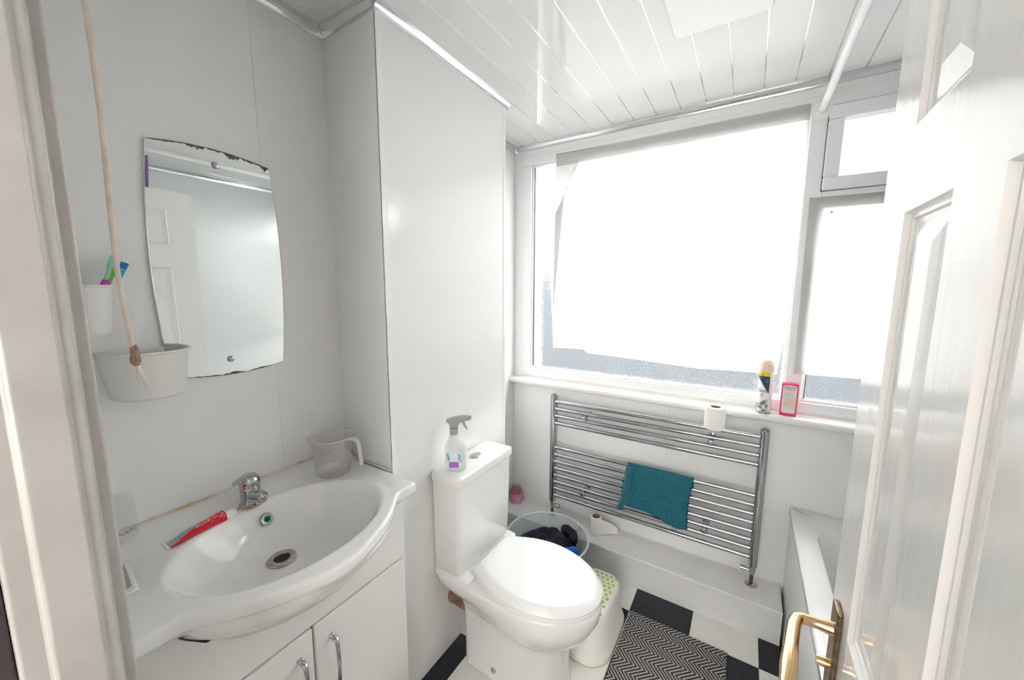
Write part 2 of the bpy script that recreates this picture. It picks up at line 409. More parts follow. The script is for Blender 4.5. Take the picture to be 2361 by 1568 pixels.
# ---- door lining on the left of the doorway (rebated profile) and on the right
def lining(name, sgn, xo):
    pts = [(-.030, .1015), (-.002, .1015), (0, .0995), (0, .0905), (.015, .0880), (.0165, .0865), (.0165, .0785), (.0185, .0770), (.0205, .0750), (.0205, .0420), (.0185, .0400), (.0150, .0390), (.0140, .0370), (.0140, .0215), (.0120, .0195), (-.030, .0195)]
    mb = MB().prism([(xo+sgn*u, v_) for u, v_ in pts], 'z', 0.0, 2.05)
    return struct(obj(name, mb, lining_m, bevel=0.0012, seg=2))
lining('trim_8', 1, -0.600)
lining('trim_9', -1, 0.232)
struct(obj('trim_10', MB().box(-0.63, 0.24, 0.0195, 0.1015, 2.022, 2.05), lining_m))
struct(obj('trim_11', MB().box(-0.71, -0.612, -0.006, 0.0190, 0, 2.10), mat('near_black_strip', (.05, .04, .043), .6), bevel=.002))  # near-black strip added on the hall side of the left lining
# hall behind the doorway
hf = struct(obj('floor_hall', MB().box(-1.4, 1.2, -1.5, 0.02, -0.06, -0.004), carpet_m))
struct(obj('wall_hall_left', MB().box(-1.5, -1.4, -1.5, 0.02, -0.06, 2.46), hall_m))
struct(obj('wall_hall_right', MB().box(1.2, 1.3, -1.5, 0.02, -0.06, 2.46), hall_m))
LW0, LW1, LH0, LH1 = -0.65, 0.75, 0.75, 2.25  # opening for the added fill window
struct(obj('wall_hall_back', MB().box(-1.5, LW0, -1.6, -1.5, -0.06, 2.46).box(LW1, 1.3, -1.6, -1.5, -0.06, 2.46).box(LW0, LW1, -1.6, -1.5, -0.06, LH0).box(LW0, LW1, -1.6, -1.5, LH1, 2.46), hall_m))
w2n = sempty('added_fill_window', (0.05, -1.55, LH0))  # unseen window, added to brighten the near side of the room
for a in ((LW0, LW1, LH0, LH0+.04), (LW0, LW1, LH1-.04, LH1), (LW0, LW0+.04, LH0+.04, LH1-.04), (LW1-.04, LW1, LH0+.04, LH1-.04)): obj('window_frame', MB().box(a[0], a[1], -1.58, -1.52, a[2], a[3]), upvc_m, parent=w2n, bevel=.003)
obj('pane', MB().box(LW0+.04, LW1-.04, -1.552, -1.548, LH0+.04, LH1-.04), clear_m, parent=w2n)
obj('added_fill_blind', MB().box(LW0+.02, LW1-.02, -1.512, -1.511, LH0+.01, LH1-.01), blind_m, parent=w2n)  # added with the window, a broader and dimmer fill source
struct(obj('ceiling_hall', MB().box(-1.5, 1.3, -1.6, 0.02, 2.40, 2.46), trim_m))
struct(obj('wall_hall_front', MB().box(-1.4, -0.64, 0.012, 0.02, -0.004, 2.40).box(0.24, 1.2, 0.012, 0.02, -0.004, 2.40).box(-0.64, 0.24, 0.012, 0.02, 2.05, 2.40), hall_m))
# ground and neighbouring house outside
struct(obj('floor_outside', MB().box(-40, 40, 2.6, 60, -2.9, -2.8), groundm))
struct(obj('wall_outside', MB().box(-16, 16, 11.0, 11.3, -2.8, 2.3), rendm))

# ---- window
wn = sempty('window_1', (WX0, YW, WZ0))
FD0, FD1 = YW-.004, YW+.055                      # frame depth
def bar(x0, x1, z0, z1, y0=FD0, y1=FD1, name='window_frame', m=upvc_m, bev=0.004):
    return obj(name, MB().box(x0, x1, y0, y1, z0, z1), m, parent=wn, bevel=bev, seg=2)
bar(WX0, -1.112, 1.030, 2.212)                  # left jamb
bar(0.85, WX1, 1.030, 2.212)
bar(WX0, WX1, 2.212, WZ1)                        # head
bar(WX0, WX1, WZ0+.012, 1.030)                   # bottom rail
bar(0.157, 0.218, 1.030, 2.212)                  # mullion
bar(0.218, 0.85, 1.846, 1.902)                   # transom
def bead(x0, x1, z0, z1, name='glazing_bead'):
    t = 0.012
    for a in ((x0, x1, z0, z0+t), (x0, x1, z1-t, z1), (x0, x0+t, z0+t, z1-t), (x1-t, x1, z0+t, z1-t)):
        obj(name, MB().box(a[0], a[1], YW+.008, YW+.028, a[2], a[3]), upvc_m, parent=wn, bevel=0.005, seg=2)
bead(-1.112, 0.157, 1.030, 2.212); bead(0.218, 0.85, 1.030, 1.846)
gk = mat('black_gasket', (0.03, 0.035, 0.045), 0.6)
obj('gasket', MB().box(-1.1005, -1.0975, YW+.012, YW+.027, 1.042, 2.20).box(0.2295, 0.2325, YW+.012, YW+.027, 1.042, 1.83), gk, parent=wn)
obj('pane', MB().box(-1.104, 0.150, YW+.028, YW+.032, 1.036, 2.206), glass_m, parent=wn)
obj('pane', MB().box(0.226, 0.845, YW+.028, YW+.032, 1.036, 1.842), glass_m, parent=wn)
# opening top-hung sash, proud of the frame
sa = (0.214, 0.846, 1.898, 2.214)
for a in ((sa[0], sa[1], sa[2], sa[2]+.05), (sa[0], sa[1], sa[3]-.052, sa[3]), (sa[0], sa[0]+.05, sa[2]+.05, sa[3]-.052), (sa[1]-.05, sa[1], sa[2]+.05, sa[3]-.052)):
    obj('sash', MB().box(a[0], a[1], YW-.016, YW+.04, a[2], a[3]), upvc_m, parent=wn, bevel=0.005, seg=2)
obj('pane', MB().box(sa[0]+.045, sa[1]-.045, YW+.018, YW+.022, sa[2]+.045, sa[3]-.045), glass_m, parent=wn)
obj('gasket', MB().box(sa[0]-.0025, sa[1]+.0025, YW-.0065, YW-.0045, sa[2]-.0025, sa[2]+.004).box(sa[0]-.0025, sa[1]+.0025, YW-.0065, YW-.0045, sa[3]-.004, sa[3]+.0025).box(sa[0]-.0025, sa[0]+.004, YW-.0065, YW-.0045, sa[2], sa[3]), mat('grey_seal', (.12, .125, .13), .6), parent=wn)
# rounded sill board
prof = [(YW+.03, .934), (1.945, .934)] + [(1.945+.016*math.cos(a), .952+.018*math.sin(a)) for a in (PI*1.5-PI*k/8 for k in range(1, 8))] + [(1.945, .970), (YW+.03, .972)]
obj('sill', MB().prism(prof, 'x', XL, XR), sill_m, parent=wn, smooth=True, ang=25)
obj('sealant', MB().box(WX0+.002, WX1, YW-.0055, YW-.0035, .9725, .986), sealant_w, parent=wn)

# ---- open door leaf along x = 0.18
DX, DY0, DY1, DZ0, DZ1 = 0.180, 0.124, 0.884, 0.010, 2.008
dr = sempty('door_1', (DX+.02, DY0, 0))
cols = [(0.285, 0.513), (0.616, 0.770)]; rows = [(0.22, 0.80), (0.925, 1.612), (1.730, 1.912)]
lf = MB()
ys = [DY0, cols[0][0], cols[0][1], cols[1][0], cols[1][1], DY1]; zs = [DZ0, rows[0][0], rows[0][1], rows[1][0], rows[1][1], rows[2][0], rows[2][1], DZ1]
for xf, fl_ in ((DX, False), (DX+.040, True)):
    for i in range(5):
        for j in range(7):
            if i in (1, 3) and j in (1, 3, 5): continue
            lf.add([(xf, ys[i], zs[j]), (xf, ys[i+1], zs[j]), (xf, ys[i+1], zs[j+1]), (xf, ys[i], zs[j+1])], [(0, 1, 2, 3)])
for q in ([(DY0, DZ0), (DY1, DZ0)], [(DY0, DZ1), (DY1, DZ1)], [(DY0, DZ0), (DY0, DZ1)], [(DY1, DZ0), (DY1, DZ1)]):
    (a, b0), (c, d0) = q
    lf.add([(DX, a, b0), (DX, c, d0), (DX+.04, c, d0), (DX+.04, a, b0)], [(0, 1, 2, 3)])
leaf = obj('door_leaf', lf, door_m, parent=dr)
def door_panel(c, r, xf, sg):
    steps = [(0, 0), (.0035, .0075), (.010, .0065), (.0125, .010), (.019, .011), (.052, .0035), (.054, .0035)]
    rs = [[(xf+sg*d, c[0]+i_, r[0]+i_), (xf+sg*d, c[1]-i_, r[0]+i_), (xf+sg*d, c[1]-i_, r[1]-i_), (xf+sg*d, c[0]+i_, r[1]-i_)] for i_, d in steps]
    obj('door_panel', MB().rings(rs, cap0=False), door_m, parent=dr)
for c in cols:
    for r in rows: door_panel(c, r, DX, 1); door_panel(c, r, DX+.04, -1)
for sg, xf in ((-1, DX), (1, DX+.04)):
    pl_ = obj('handle_plate', MB().box(min(xf, xf+sg*.009), max(xf, xf+sg*.009), .800, .842, .77, .944), brass_d, parent=dr, bevel=.003, seg=2)
    hx = xf+sg*.062
    lv = obj('door_handle', MB().tube([(xf+sg*.008, .821, .897), (xf+sg*.03, .821, .897), (hx-sg*.008, .820, .8975), (hx, .812, .8975), (hx+sg*.006, .79, .896), (hx+sg*.012, .75, .894), (hx+sg*.019, .70, .892), (hx+sg*.026, .655, .890)], [.013, .0095, .0095, .0105, .0110, .0110, .0125, .009], 14), brass, parent=dr, smooth=True, ang=60)
    obj('thumb_turn', MB().lathe([(.008, 0), (.008, .006), (.005, .007), (.005, .02)], (0, 0, 0), 14, axis='x') if False else MB().tube([(xf+sg*.008, .821, .826), (xf+sg*.026, .821, .826)], .0085, 12), brass, parent=dr, smooth=True, ang=50)
for z in (0.25, 1.75): obj('hinge', MB().lathe([(.006, z), (.006, z+.09)], (DX+.02, DY0-.007, 0), 10), brass, parent=dr)

# ================================================================== LARGE OBJECTS
# ---- bath along the right wall
bt = thing('bathtub', 'white bath with a flat rim behind the open door', 'bathtub', (0.615, 1.19, 0))
def rr3(x0, x1, y0, y1, r, z): return [(a, b_, z) for a, b_ in rrect(x0, x1, y0, y1, r, 8)]
BX0, BX1, BY0, BY1 = 0.222, XR-.001, 0.34, YW-.001
obj('tub', MB().rings([rr3(BX0+.004, BX1, BY0, BY1, .004, .515), rr3(BX0, BX1, BY0, BY1, .006, .525), rr3(BX0, BX1, BY0, BY1, .008, .545), rr3(BX0+.006, BX1-.004, BY0+.006, BY1-.004, .010, .550),
     rr3(BX0+.062, BX1-.055, BY0+.075, BY1-.085, .11, .550), rr3(BX0+.074, BX1-.067, BY0+.09, BY1-.10, .115, .542), rr3(BX0+.085, BX1-.08, BY0+.12, BY1-.125, .12, .48), rr3(BX0+.12, BX1-.115, BY0+.2, BY1-.2, .12, .22), rr3(BX0+.17, BX1-.165, BY0+.28, BY1-.28, .09, .17)], cap0=False), ceramic, bt, smooth=True, ang=40)
obj('side_panel', MB().box(BX0+.006, BX0+.018, BY0, BY1, .004, .520), trim_m, bt, bevel=.002)
obj('sealant', MB().box(BX0+.003, BX1, YW-.006, YW-.0005, .5505, .555), sealant_w, bt)
obj('waste', MB().lathe([(.03, .171), (.03, .175), (.018, .1745)], (0.615, 1.60, 0), 24), chrome, bt, smooth=True)

# ---- vanity cabinet
vu = thing('vanity_cabinet', 'white gloss cabinet with two doors under the washbasin', 'cabinet', (-1.06, .457, 0))
VX, VY0, VY1 = -0.925, .128, .788
for y_ in (VY0, VY1-.016): obj('side_panel', MB().box(XL+.001, VX, y_, y_+.016, .10, .868 if y_ == VY0 else .868), cab_m, vu, bevel=.001, seg=1)
obj('back_panel', MB().box(XL+.001, XL+.010, VY0+.016, VY1-.016, .10, .74), cab_m, vu)
obj('base_panel', MB().box(XL+.010, VX, VY0+.016, VY1-.016, .10, .116), cab_m, vu)
obj('plinth', MB().box(XL+.001, VX-.04, VY0+.01, VY1-.01, .001, .10), cab_m, vu)
# bowed fascia below the basin
def fascia_top(d):
    T = [(0, .764), (.137, .765), (.207, .779), (.246, .818), (.262, .846), (.275, .862), (.4, .8625)]
    for (a, za), (b_, zb) in zip(T[:-1], T[1:]):
        if a <= d <= b_: return lerp(za, zb, (d-a)/(b_-a))
    return .8625
fas = []
for w_, bulge in ((0, 0), (.3, .004), (.7, .016), (1, .03)):
    fr_l, bk_l = [], []
    for k in range(61):
        t = k/60; y = lerp(VY0+.002, VY1-.002, t); zt = fascia_top(abs(y-.457)); z = lerp(.630, zt, w_)
        fr_l.append((VX+.019+bulge*math.sin(PI*t)**1.2*.8, y, z)); bk_l.append((VX+.001, y, z))
    fas.append(fr_l+bk_l[::-1])
obj('fascia', MB().rings(fas, cap0=True, cap1=False), cab_m, vu, smooth=True, ang=40)
def vdoor(y0, y1, hy):
    d = obj('cabinet_door', MB().box(VX+.001, VX+.020, y0, y1, .108, .622), cab_m, vu, bevel=.005, seg=3)
    pts = catmull([(VX+.018, hy, .560), (VX+.040, hy, .556), (VX+.047, hy, .535), (VX+.050, hy, .483), (VX+.046, hy, .432), (VX+.037, hy, .411), (VX+.018, hy, .407)], 4)
    n = len(pts)
    mb = MB(); rs = []
    for i, p in enumerate(pts):
        a = Vector(pts[max(i-1, 0)]); c = Vector(pts[min(i+1, n-1)]); t = (c-a).normalized(); nn = Vector((t.z, 0, -t.x))
        wd = .0085 - .003*math.sin(PI*i/(n-1)); th = .0035
        rs.append([tuple(Vector(p)+nn*th*math.cos(q)+Vector((0, wd, 0))*math.sin(q)) for q in (2*PI*k/10 for k in range(10))])
    obj('handle', mb.rings(rs), chrome, d, smooth=True, ang=60)
    for z in (.559, .408): obj('handle_rose', MB().lathe([(.0075, VX+.019), (.0075, VX+.026), (.006, VX+.028)], (0, hy, z), 14, axis='x'), chrome, d, smooth=True)
vdoor(.474, .786, .520); vdoor(.130, .470, .434)

# ---- washbasin
BC = (-.948, .457)
half = [(-1.2235, .788), (-1.15, .788), (-1.05, .788), (-.95, .788), (-.88, .788), (-.849, .7865), (-.8435, .778), (-.842, .755), (-.8415, .728), (-.836, .708), (-.816, .681), (-.787, .647), (-.758, .602), (-.732, .540), (-.716, .495), (-.711, .457)]
rh = catmull(half, 5)
outl = rh + [(x, 2*BC[1]-y) for x, y in rh[-2::-1]]
nb = 14
outl += [(-1.2235, lerp(2*BC[1]-.788, .788, k/nb)) for k in range(1, nb)]
def deckz(x, y): return .9035 + .026*sstep(-1.13, -1.205, x)
ring_at = []
DRN = (-1.005, .457, .783)
def inner(x, y, ax=.178, ay=.235):
    a = math.atan2((y-BC[1])/ay, (x-BC[0])/ax); return BC[0]+ax*math.cos(a), BC[1]+ay*math.sin(a)
rs = []
def R(fn): rs.append([fn(x, y) for x, y in outl])
def toc(x, y, d):
    v_ = Vector((BC[0]-x, BC[1]-y)); L = v_.length; v_ = v_/L*d; return x+v_.x, y+v_.y
def wallsafe(x, y, d):                                   # back edge stays on the wall
    a, b_ = toc(x, y, d)
    return (x if x < -1.2 else a), b_
R(lambda x, y: (*inner(x, y, .105, .150), .768))
R(lambda x, y: (*inner(x, y, .160, .215), .782))
R(lambda x, y: (*inner(x, y, .196, .252), .822))
R(lambda x, y: (*inner(x, y, .212, .268), .850) if x > -1.0 else (*inner(x, y, .200, .262), .850))
R(lambda x, y: (x+(BC[0]-x)*.07, y+(BC[1]-y)*.07, .8645))
R(lambda x, y: (*wallsafe(x, y, .008), .868))
R(lambda x, y: (*wallsafe(x, y, .001), .874))
R(lambda x, y: (x, y, .882))
R(lambda x, y: (x, y, deckz(x, y)-.008))
R(lambda x, y: (*wallsafe(x, y, .0025), deckz(x, y)-.002))
R(lambda x, y: (*wallsafe(x, y, .008), deckz(x, y)))
for t in (.25, .5, .75):
    def f(x, y, t=t):
        a, b_ = wallsafe(x, y, .008); i_ = inner(x, y, .200, .262)
        q = (lerp(a, i_[0], t), lerp(b_, i_[1], t)); return (q[0], q[1], deckz(*q) + .0000)
    R(f)
R(lambda x, y: (*inner(x, y, .200, .262), deckz(*inner(x, y, .200, .262))-.0005))
R(lambda x, y: (*inner(x, y, .190, .250), .9055))
R(lambda x, y: (*inner(x, y, .183, .241), .9045))
R(lambda x, y: (*inner(x, y), .898))
for s_ in (.965, .93, .89, .83, .75, .64, .5, .36, .24, .15):
    def f(x, y, s_=s_):
        i_ = inner(x, y); back = sstep(.02, -.16, i_[0]-BC[0])
        pw = lerp(3.2, 4.6, 1-back)
        return (DRN[0]+(i_[0]-DRN[0])*s_, DRN[1]+(i_[1]-DRN[1])*s_, DRN[2]+(.898-DRN[2])*(0.86*s_**pw+0.14*s_))
    R(f)
wbas = thing('washbasin', 'white ceramic washbasin with an oval bowl on the white cabinet', 'washbasin', (-1.0, .457, .868))
obj('basin', MB().rings(rs, cap0=True, cap1=True), ceramic, wbas, smooth=True, ang=70)
obj('drain_ring', MB().lathe([(.0315, .7880), (.0325, .7920), (.0300, .7938), (.0195, .7910), (.0180, .787)], (DRN[0], DRN[1], 0), 32, cap1=False), chrome_d, wbas, smooth=True)
obj('drain_hole', MB().lathe([(.0188, .7895), (.017, .7897)], (DRN[0], DRN[1], 0), 24), mat('drain_dark', (.03, .022, .012), .5), wbas)
obj('rust_stain', MB().lathe([(.0350, .7870), (.0350, .7890), (.0300, .7900)], (DRN[0], DRN[1], 0), 32, False, False), rustring, wbas)
# overflow in the back slope
ov = Matrix.Translation((-1.1015, .470, .861)) @ Vector((1.0, -0.03, .55)).to_track_quat('Z', 'Y').to_matrix().to_4x4()
def xf(mb, M4): mb.v = [tuple(M4 @ Vector(p)) for p in mb.v]; return mb
orr = obj('overflow_ring', xf(MB().lathe([(.0155, -.004), (.0165, .002), (.0145, .0045), (.0100, .0038)], (0, 0, 0), 28, cap1=False), ov), chrome_d, wbas, smooth=True)
obj('overflow_insert', xf(MB().lathe([(.0112, -.003), (.0112, .0035), (.0068, .0030)], (0, 0, 0), 24, cap1=False), ov), green_r, orr, smooth=True)
obj('overflow_hole', xf(MB().lathe([(.0075, -.003), (.0072, .0018)], (0, 0, 0), 18), ov), gap_m, orr)
# sealant beads against the wall and boxing, stained
sb = MB(); pts = []
for k in range(60):
    y = lerp(.13, .786, k/59); pts.append((XL+.0025, y, .9305+.0012*math.sin(k*1.7)))
sb.tube(pts, [.0030+.0012*random.random() for _ in pts], 8)
obj('sealant', sb, stain_m, wbas, smooth=True)
obj('sealant', MB().tube([(lerp(XL+.01, XB-.004, k/20), .7905, .9300-.026*sstep(0, .3, k/20)) for k in range(21)], .0026, 8), sealant_w, wbas, smooth=True)

# ---- mixer tap
tp = thing('mixer_tap', 'chrome single lever mixer tap with red dot on the washbasin', 'tap', (-1.142, .452, .9045))
tz = deckz(-1.15, .456)
TX, TYy = -1.142, .452
tz = deckz(TX, TYy)+.0006
obj('stain_ring', MB().lathe([(.034, tz-.0005), (.034, tz+.0006), (.02, tz+.0008)], (TX+.002, TYy-.002, 0), 26), rustring, tp)
obj('tap_base', MB().lathe([(.0285, tz), (.0290, tz+.003), (.0270, tz+.0055), (.0252, tz+.0065)], (TX, TYy, 0), 32), chrome, tp, smooth=True)
obj('tap_body', MB().lathe([(.0252, tz+.005), (.0243, tz+.022), (.0240, tz+.042), (.0242, tz+.0485), (.0234, tz+.050)], (TX, TYy, 0), 32), chrome, tp, smooth=True, ang=50)
cap = obj('tap_cap', MB().lathe([(.0244, tz+.050), (.0252, tz+.053), (.0254, tz+.066), (.0236, tz+.076), (.0175, tz+.0825), (.0090, tz+.0850), (.001, tz+.0856)], (TX, TYy, 0), 32), chrome, tp, smooth=True, ang=50)
ld = Vector((.05, -1, 0)).normalized(); sd = Vector((-ld.y, ld.x, 0))
rs = []
for t, wd, th, dz in ((.000, .020, .008, .073), (.016, .018, .0065, .0765), (.025, .0140, .0050, .0765), (.033, .0120, .0036, .0740), (.039, .0095, .0028, .0715), (.042, .004, .0015, .0705)):
    c = Vector((TX, TYy, tz+dz)) + ld*t
    rs.append([tuple(c + sd*wd*math.cos(q) + Vector((0, 0, 1))*th*math.sin(q)) for q in (2*PI*k/14 for k in range(14))])
obj('tap_lever', MB().rings(rs), chrome, tp, smooth=True, ang=60)
sp = obj('spout', MB().tube([(TX+.008, TYy+.001, tz+.031), (TX+.022, TYy+.002, tz+.033), (TX+.040, TYy+.003, tz+.036), (TX+.054, TYy+.004, tz+.038), (TX+.064, TYy+.005, tz+.037), (TX+.069, TYy+.005, tz+.034)], [.0175, .0165, .0140, .0124, .0112, .0070], 18), chrome, tp, smooth=True, ang=60)
obj('aerator', MB().lathe([(.0095, tz+.021), (.0102, tz+.023), (.0102, tz+.036)], (TX+.058, TYy+.005, 0), 20), chrome_d, sp, smooth=True)
hot = Matrix.Translation((TX+.0168, TYy-.0190, tz+.065)) @ Vector((.66, -.75, .05)).to_track_quat('Z', 'Y').to_matrix().to_4x4()
obj('hot_dot', xf(MB().lathe([(.0042, -.002), (.0042, .0010), (.003, .0014)], (0, 0, 0), 16), hot), mat('red_dot', (.55, .01, .02), .3), cap, smooth=True)

# ---- toilet
tl = thing('toilet', 'white close coupled toilet with the seat lid down', 'toilet', (-.70, 1.155, 0))
TY = 1.155
def pan_ring(z, xb, xf_, hb, hf, xm):
    """back half rounded rectangle, front half ellipse"""
    pts = []
    r = .035
    for k in range(7):                     # back-left corner (y-)
        a = PI*1.5 - PI/2*k/6; pts.append((xb+r+r*math.cos(a), TY-hb+r+r*math.sin(a), z))
    pts = pts[::1]
    bl = [(xb+r+r*math.cos(PI+PI/2*k/6), TY-hb+r+r*math.sin(PI+PI/2*k/6), z) for k in range(7)]
    sideL = [(lerp(xb+r, xm, k/6), TY-lerp(hb, hf, sstep(0, 1, k/6)), z) for k in range(1, 6)]
    fr = [(xm+(xf_-xm)*math.sin(PI*k/28), TY-hf*math.cos(PI*k/28), z) for k in range(29)]
    sideR = [(lerp(xm, xb+r, k/6), TY+lerp(hf, hb, sstep(0, 1, k/6)), z) for k in range(1, 6)]
    br = [(xb+r+r*math.cos(PI/2+PI/2*k/6), TY+hb-r+r*math.sin(PI/2+PI/2*k/6), z) for k in range(7)]
    return bl + sideL + fr + sideR + br
prs = [pan_ring(0.001, -.885, -.462, .106, .110, -.60), pan_ring(.02, -.886, -.464, .106, .109, -.60), pan_ring(.12, -.888, -.474, .105, .108, -.61), pan_ring(.20, -.888, -.470, .107, .114, -.61),
       pan_ring(.240, -.888, -.466, .110, .120, -.61), pan_ring(.252, -.888, -.452, .112, .126, -.61), pan_ring(.262, -.889, -.425, .115, .142, -.61), pan_ring(.282, -.891, -.402, .121, .154, -.61), pan_ring(.30, -.893, -.388, .128, .162, -.61), pan_ring(.325, -.912, -.376, .145, .169, -.61), pan_ring(.35, -.940, -.364, .162, .176, -.61),
       pan_ring(.378, -.962, -.359, .174, .179, -.61), pan_ring(.400, -.967, -.357, .178, .180, -.61), pan_ring(.409, -.967, -.359, .178, .179, -.61), pan_ring(.413, -.964, -.364, .174, .175, -.61)]
obj('pan', MB().rings(prs), ceramic2, tl, smooth=True, ang=60)
obj('shelf', MB().rings([[(a, b_, z) for a, b_ in rrect(XB+.001+i_, -.800-i_*2, TY-.176+i_, TY+.176-i_, .02, 5)] for z, i_ in ((.405, 0), (.424, 0), (.429, .004))]), ceramic2, tl, smooth=True, ang=50)
obj('cistern', MB().rings([[(a, b_, z) for a, b_ in rrect(XB+.001, xf_, TY-hw, TY+hw, r, 6)] for z, xf_, hw, r in ((.430, -.846, .170, .016), (.437, -.842, .174, .018), (.60, -.838, .177, .018), (.790, -.835, .179, .018))]), ceramic2, tl, smooth=True, ang=50)
obj('cistern_lid', MB().rings([[(a, b_, z) for a, b_ in rrect(XB+.001+i_*.3, -.825-i_, TY-.185+i_, TY+.183-i_, .018, 6)] for z, i_ in ((.791, .003), (.795, 0), (.815, 0), (.8215, .002), (.8245, .007), (.826, .014))]), ceramic2, tl, smooth=True, ang=30)
bt_ = obj('flush_button', MB().lathe([(.024, .8255), (.0245, .8275), (.022, .8295), (.019, .8298)], (-.905, 1.172, 0), 28, sx=.85, sy=1.2), chrome, tl, smooth=True)
obj('button_half', MB().lathe([(.0135, .829), (.013, .8308), (.010, .8312)], (-.905, 1.164, 0), 20, sx=.95, sy=.8), chrome, bt_, smooth=True)
def seat_ring(z, g, xb=-.826):
    fr = [(-.60+(.244-g)*math.sin(PI*k/40), TY-(.181-g)*math.cos(PI*k/40), z) for k in range(41)]
    hb = .112-g
    sl = [(lerp(xb+g, -.60, t), TY-lerp(hb, .181-g, math.sin(t*PI/2)**.9), z) for t in (0, .08, .2, .35, .5, .65, .8, .92)]
    return sl + fr + [(a, 2*TY-b_, c) for a, b_, c in sl[::-1]]
st = obj('seat', MB().rings([seat_ring(.4135, .006), seat_ring(.416, .002), seat_ring(.427, .002), seat_ring(.4305, .006)]), seat_m, tl, smooth=True, ang=30)
sl_ = obj('seat_lid', MB().rings([seat_ring(.4315, .006), seat_ring(.4335, .001), seat_ring(.4395, .0), seat_ring(.4430, .002), seat_ring(.4610, .021), seat_ring(.4625, .024), seat_ring(.4630, .05), seat_ring(.4632, .09)]), seat_m, tl, smooth=True, ang=24)
for s_ in (-1, 1): obj('seat_hinge', MB().box(-.838, -.80, TY+s_*.095-.02, TY+s_*.095+.02, .412, .432), seat_m, tl, bevel=.004, seg=2)
obj('floor_bolt_cap', MB().lathe([(.011, -.0), (.011, .004), (.007, .007), (.001, .008)], (0, 0, 0), 18), chrome_d, tl, smooth=True, local=True).matrix_local = Matrix.Translation(Vector((-.731, 1.0475, .045))-tl.location) @ Matrix.Rotation(PI/2, 4, 'X')
obj('waste_pipe', MB().tube([(XB+.001, 1.10, .235), (-.93, 1.10, .235), (-.88, 1.105, .225)], [.042, .042, .042], 20), mat('brown_pipe_joint', (.30, .19, .13), .6, noise=.5, nscale=40), tl, smooth=True)

# ---- towel radiator
RY = 1.918
rd = thing('towel_radiator', 'low wide chrome ladder towel radiator under the window', 'radiator', (-.40, RY, ZL))
for x in (-.908, .103):
    po_ = obj('post', MB().prism([(x-.018, RY+.014), (x-.018, RY-.006)] + [(x-.018*math.cos(a), RY-.006-.016*math.sin(a)) for a in (PI*k/10 for k in range(1, 10))] + [(x+.018, RY-.006), (x+.018, RY+.014)], 'z', .262, .902), chrome, rd, smooth=True, ang=40)
    obj('vent_plug', MB().lathe([(.012, .902), (.012, .908), (.007, .909), (.007, .912), (.003, .912)], (x, RY-.002, 0), 16), chrome_d, po_, smooth=True)
    # valve below
    vs = 1 if x < 0 else -1
    va = obj('valve', MB().lathe([(.009, .215), (.013, .222), (.013, .245), (.010, .250), (.010, .263)], (x, RY, 0), 16), chrome, rd, smooth=True)
    obj('valve_head', MB().tube([(x, RY, .233), (x+vs*.022, RY, .233), (x+vs*.024, RY, .233), (x+vs*.046, RY, .233)], [.0075, .0075, .011, .011], 14), chrome, va, smooth=True)
    obj('riser_pipe', MB().lathe([(.0075, ZL+.001), (.0075, .216)], (x, RY, 0), 14), rust_m, va, smooth=True)
    obj('floor_flange', MB().lathe([(.026, ZL+.0005), (.026, ZL+.003), (.018, ZL+.008), (.009, ZL+.009)], (x, RY, 0), 24), chrome, va, smooth=True)
BARZ = [.872, .829, .787, .744, .599, .554, .512, .471, .429, .387, .346, .303]
barmesh = None
for z in BARZ:
    if barmesh is None:
        o = obj('bar', MB().tube([(-.8925, 0, 0), (.0875, 0, 0)], .0108, 16), chrome, smooth=True); barmesh = o.data; o.parent = rd
    else:
        o = bpy.data.objects.new('bar', barmesh); COL.objects.link(o); o.parent = rd
    o.location = Vector((0, RY-.010, z)) - rd.location
for x, z in ((-.714, .808), (-.100, .808), (-.716, .367), (-.100, .367)):
    k_ = obj('bracket', MB().tube([(x, YW-.0005, z), (x, YW-.004, z), (x, YW-.006, z), (x, RY-.010, z)], [.016, .016, .010, .010], 16), chrome, rd, smooth=True)
    obj('bracket_knob', MB().lathe([(.011, RY-.010), (.0145, RY-.014), (.0145, RY-.024), (.010, RY-.030), (.003, RY-.0315)], (x, 0, z), 18, axis='y'), chrome, k_, smooth=True)

# ================================================================== HUNG AND WALL THINGS
# ---- wall mirror
MXF = -1.2165
mr = thing('wall_mirror', 'frameless barrel shaped mirror with chipped edge screwed to the wall', 'mirror', (MXF, .468, 1.275))
def mside(n=16):
    P_ = []
    y0, y1, z0, z1, by, bz = .334, .603, 1.277, 1.849, .016, .014
    for k in range(n): t = k/n; P_.append((lerp(y0, y1, t), z0-bz*4*t*(1-t)))
    for k in range(n): t = k/n; P_.append((y1+by*4*t*(1-t), lerp(z0, z1, t)))
    for k in range(n): t = k/n; P_.append((lerp(y1, y0, t), z1+bz*4*t*(1-t)))
    for k in range(n): t = k/n; P_.append((y0-by*4*t*(1-t), lerp(z1, z0, t)))
    return P_
mp_ = mside(); cyz = (.4685, 1.563)
def insetp(d): return [(y+(cyz[0]-y)/math.hypot(cyz[0]-y, cyz[1]-z)*d, z+(cyz[1]-z)/math.hypot(cyz[0]-y, cyz[1]-z)*d) for y, z in mp_]
gl_ = obj('glass', MB().add([(MXF, y, z) for y, z in insetp(.0015)], [tuple(range(len(mp_)))]), mir, mr)
obj('glass_edge', MB().rings([[(XL+.0015, y, z) for y, z in mp_], [(MXF-.0006, y, z) for y, z in mp_], [(MXF-.0002, y, z) for y, z in insetp(.0015)]], cap1=False), mirror_e, mr)
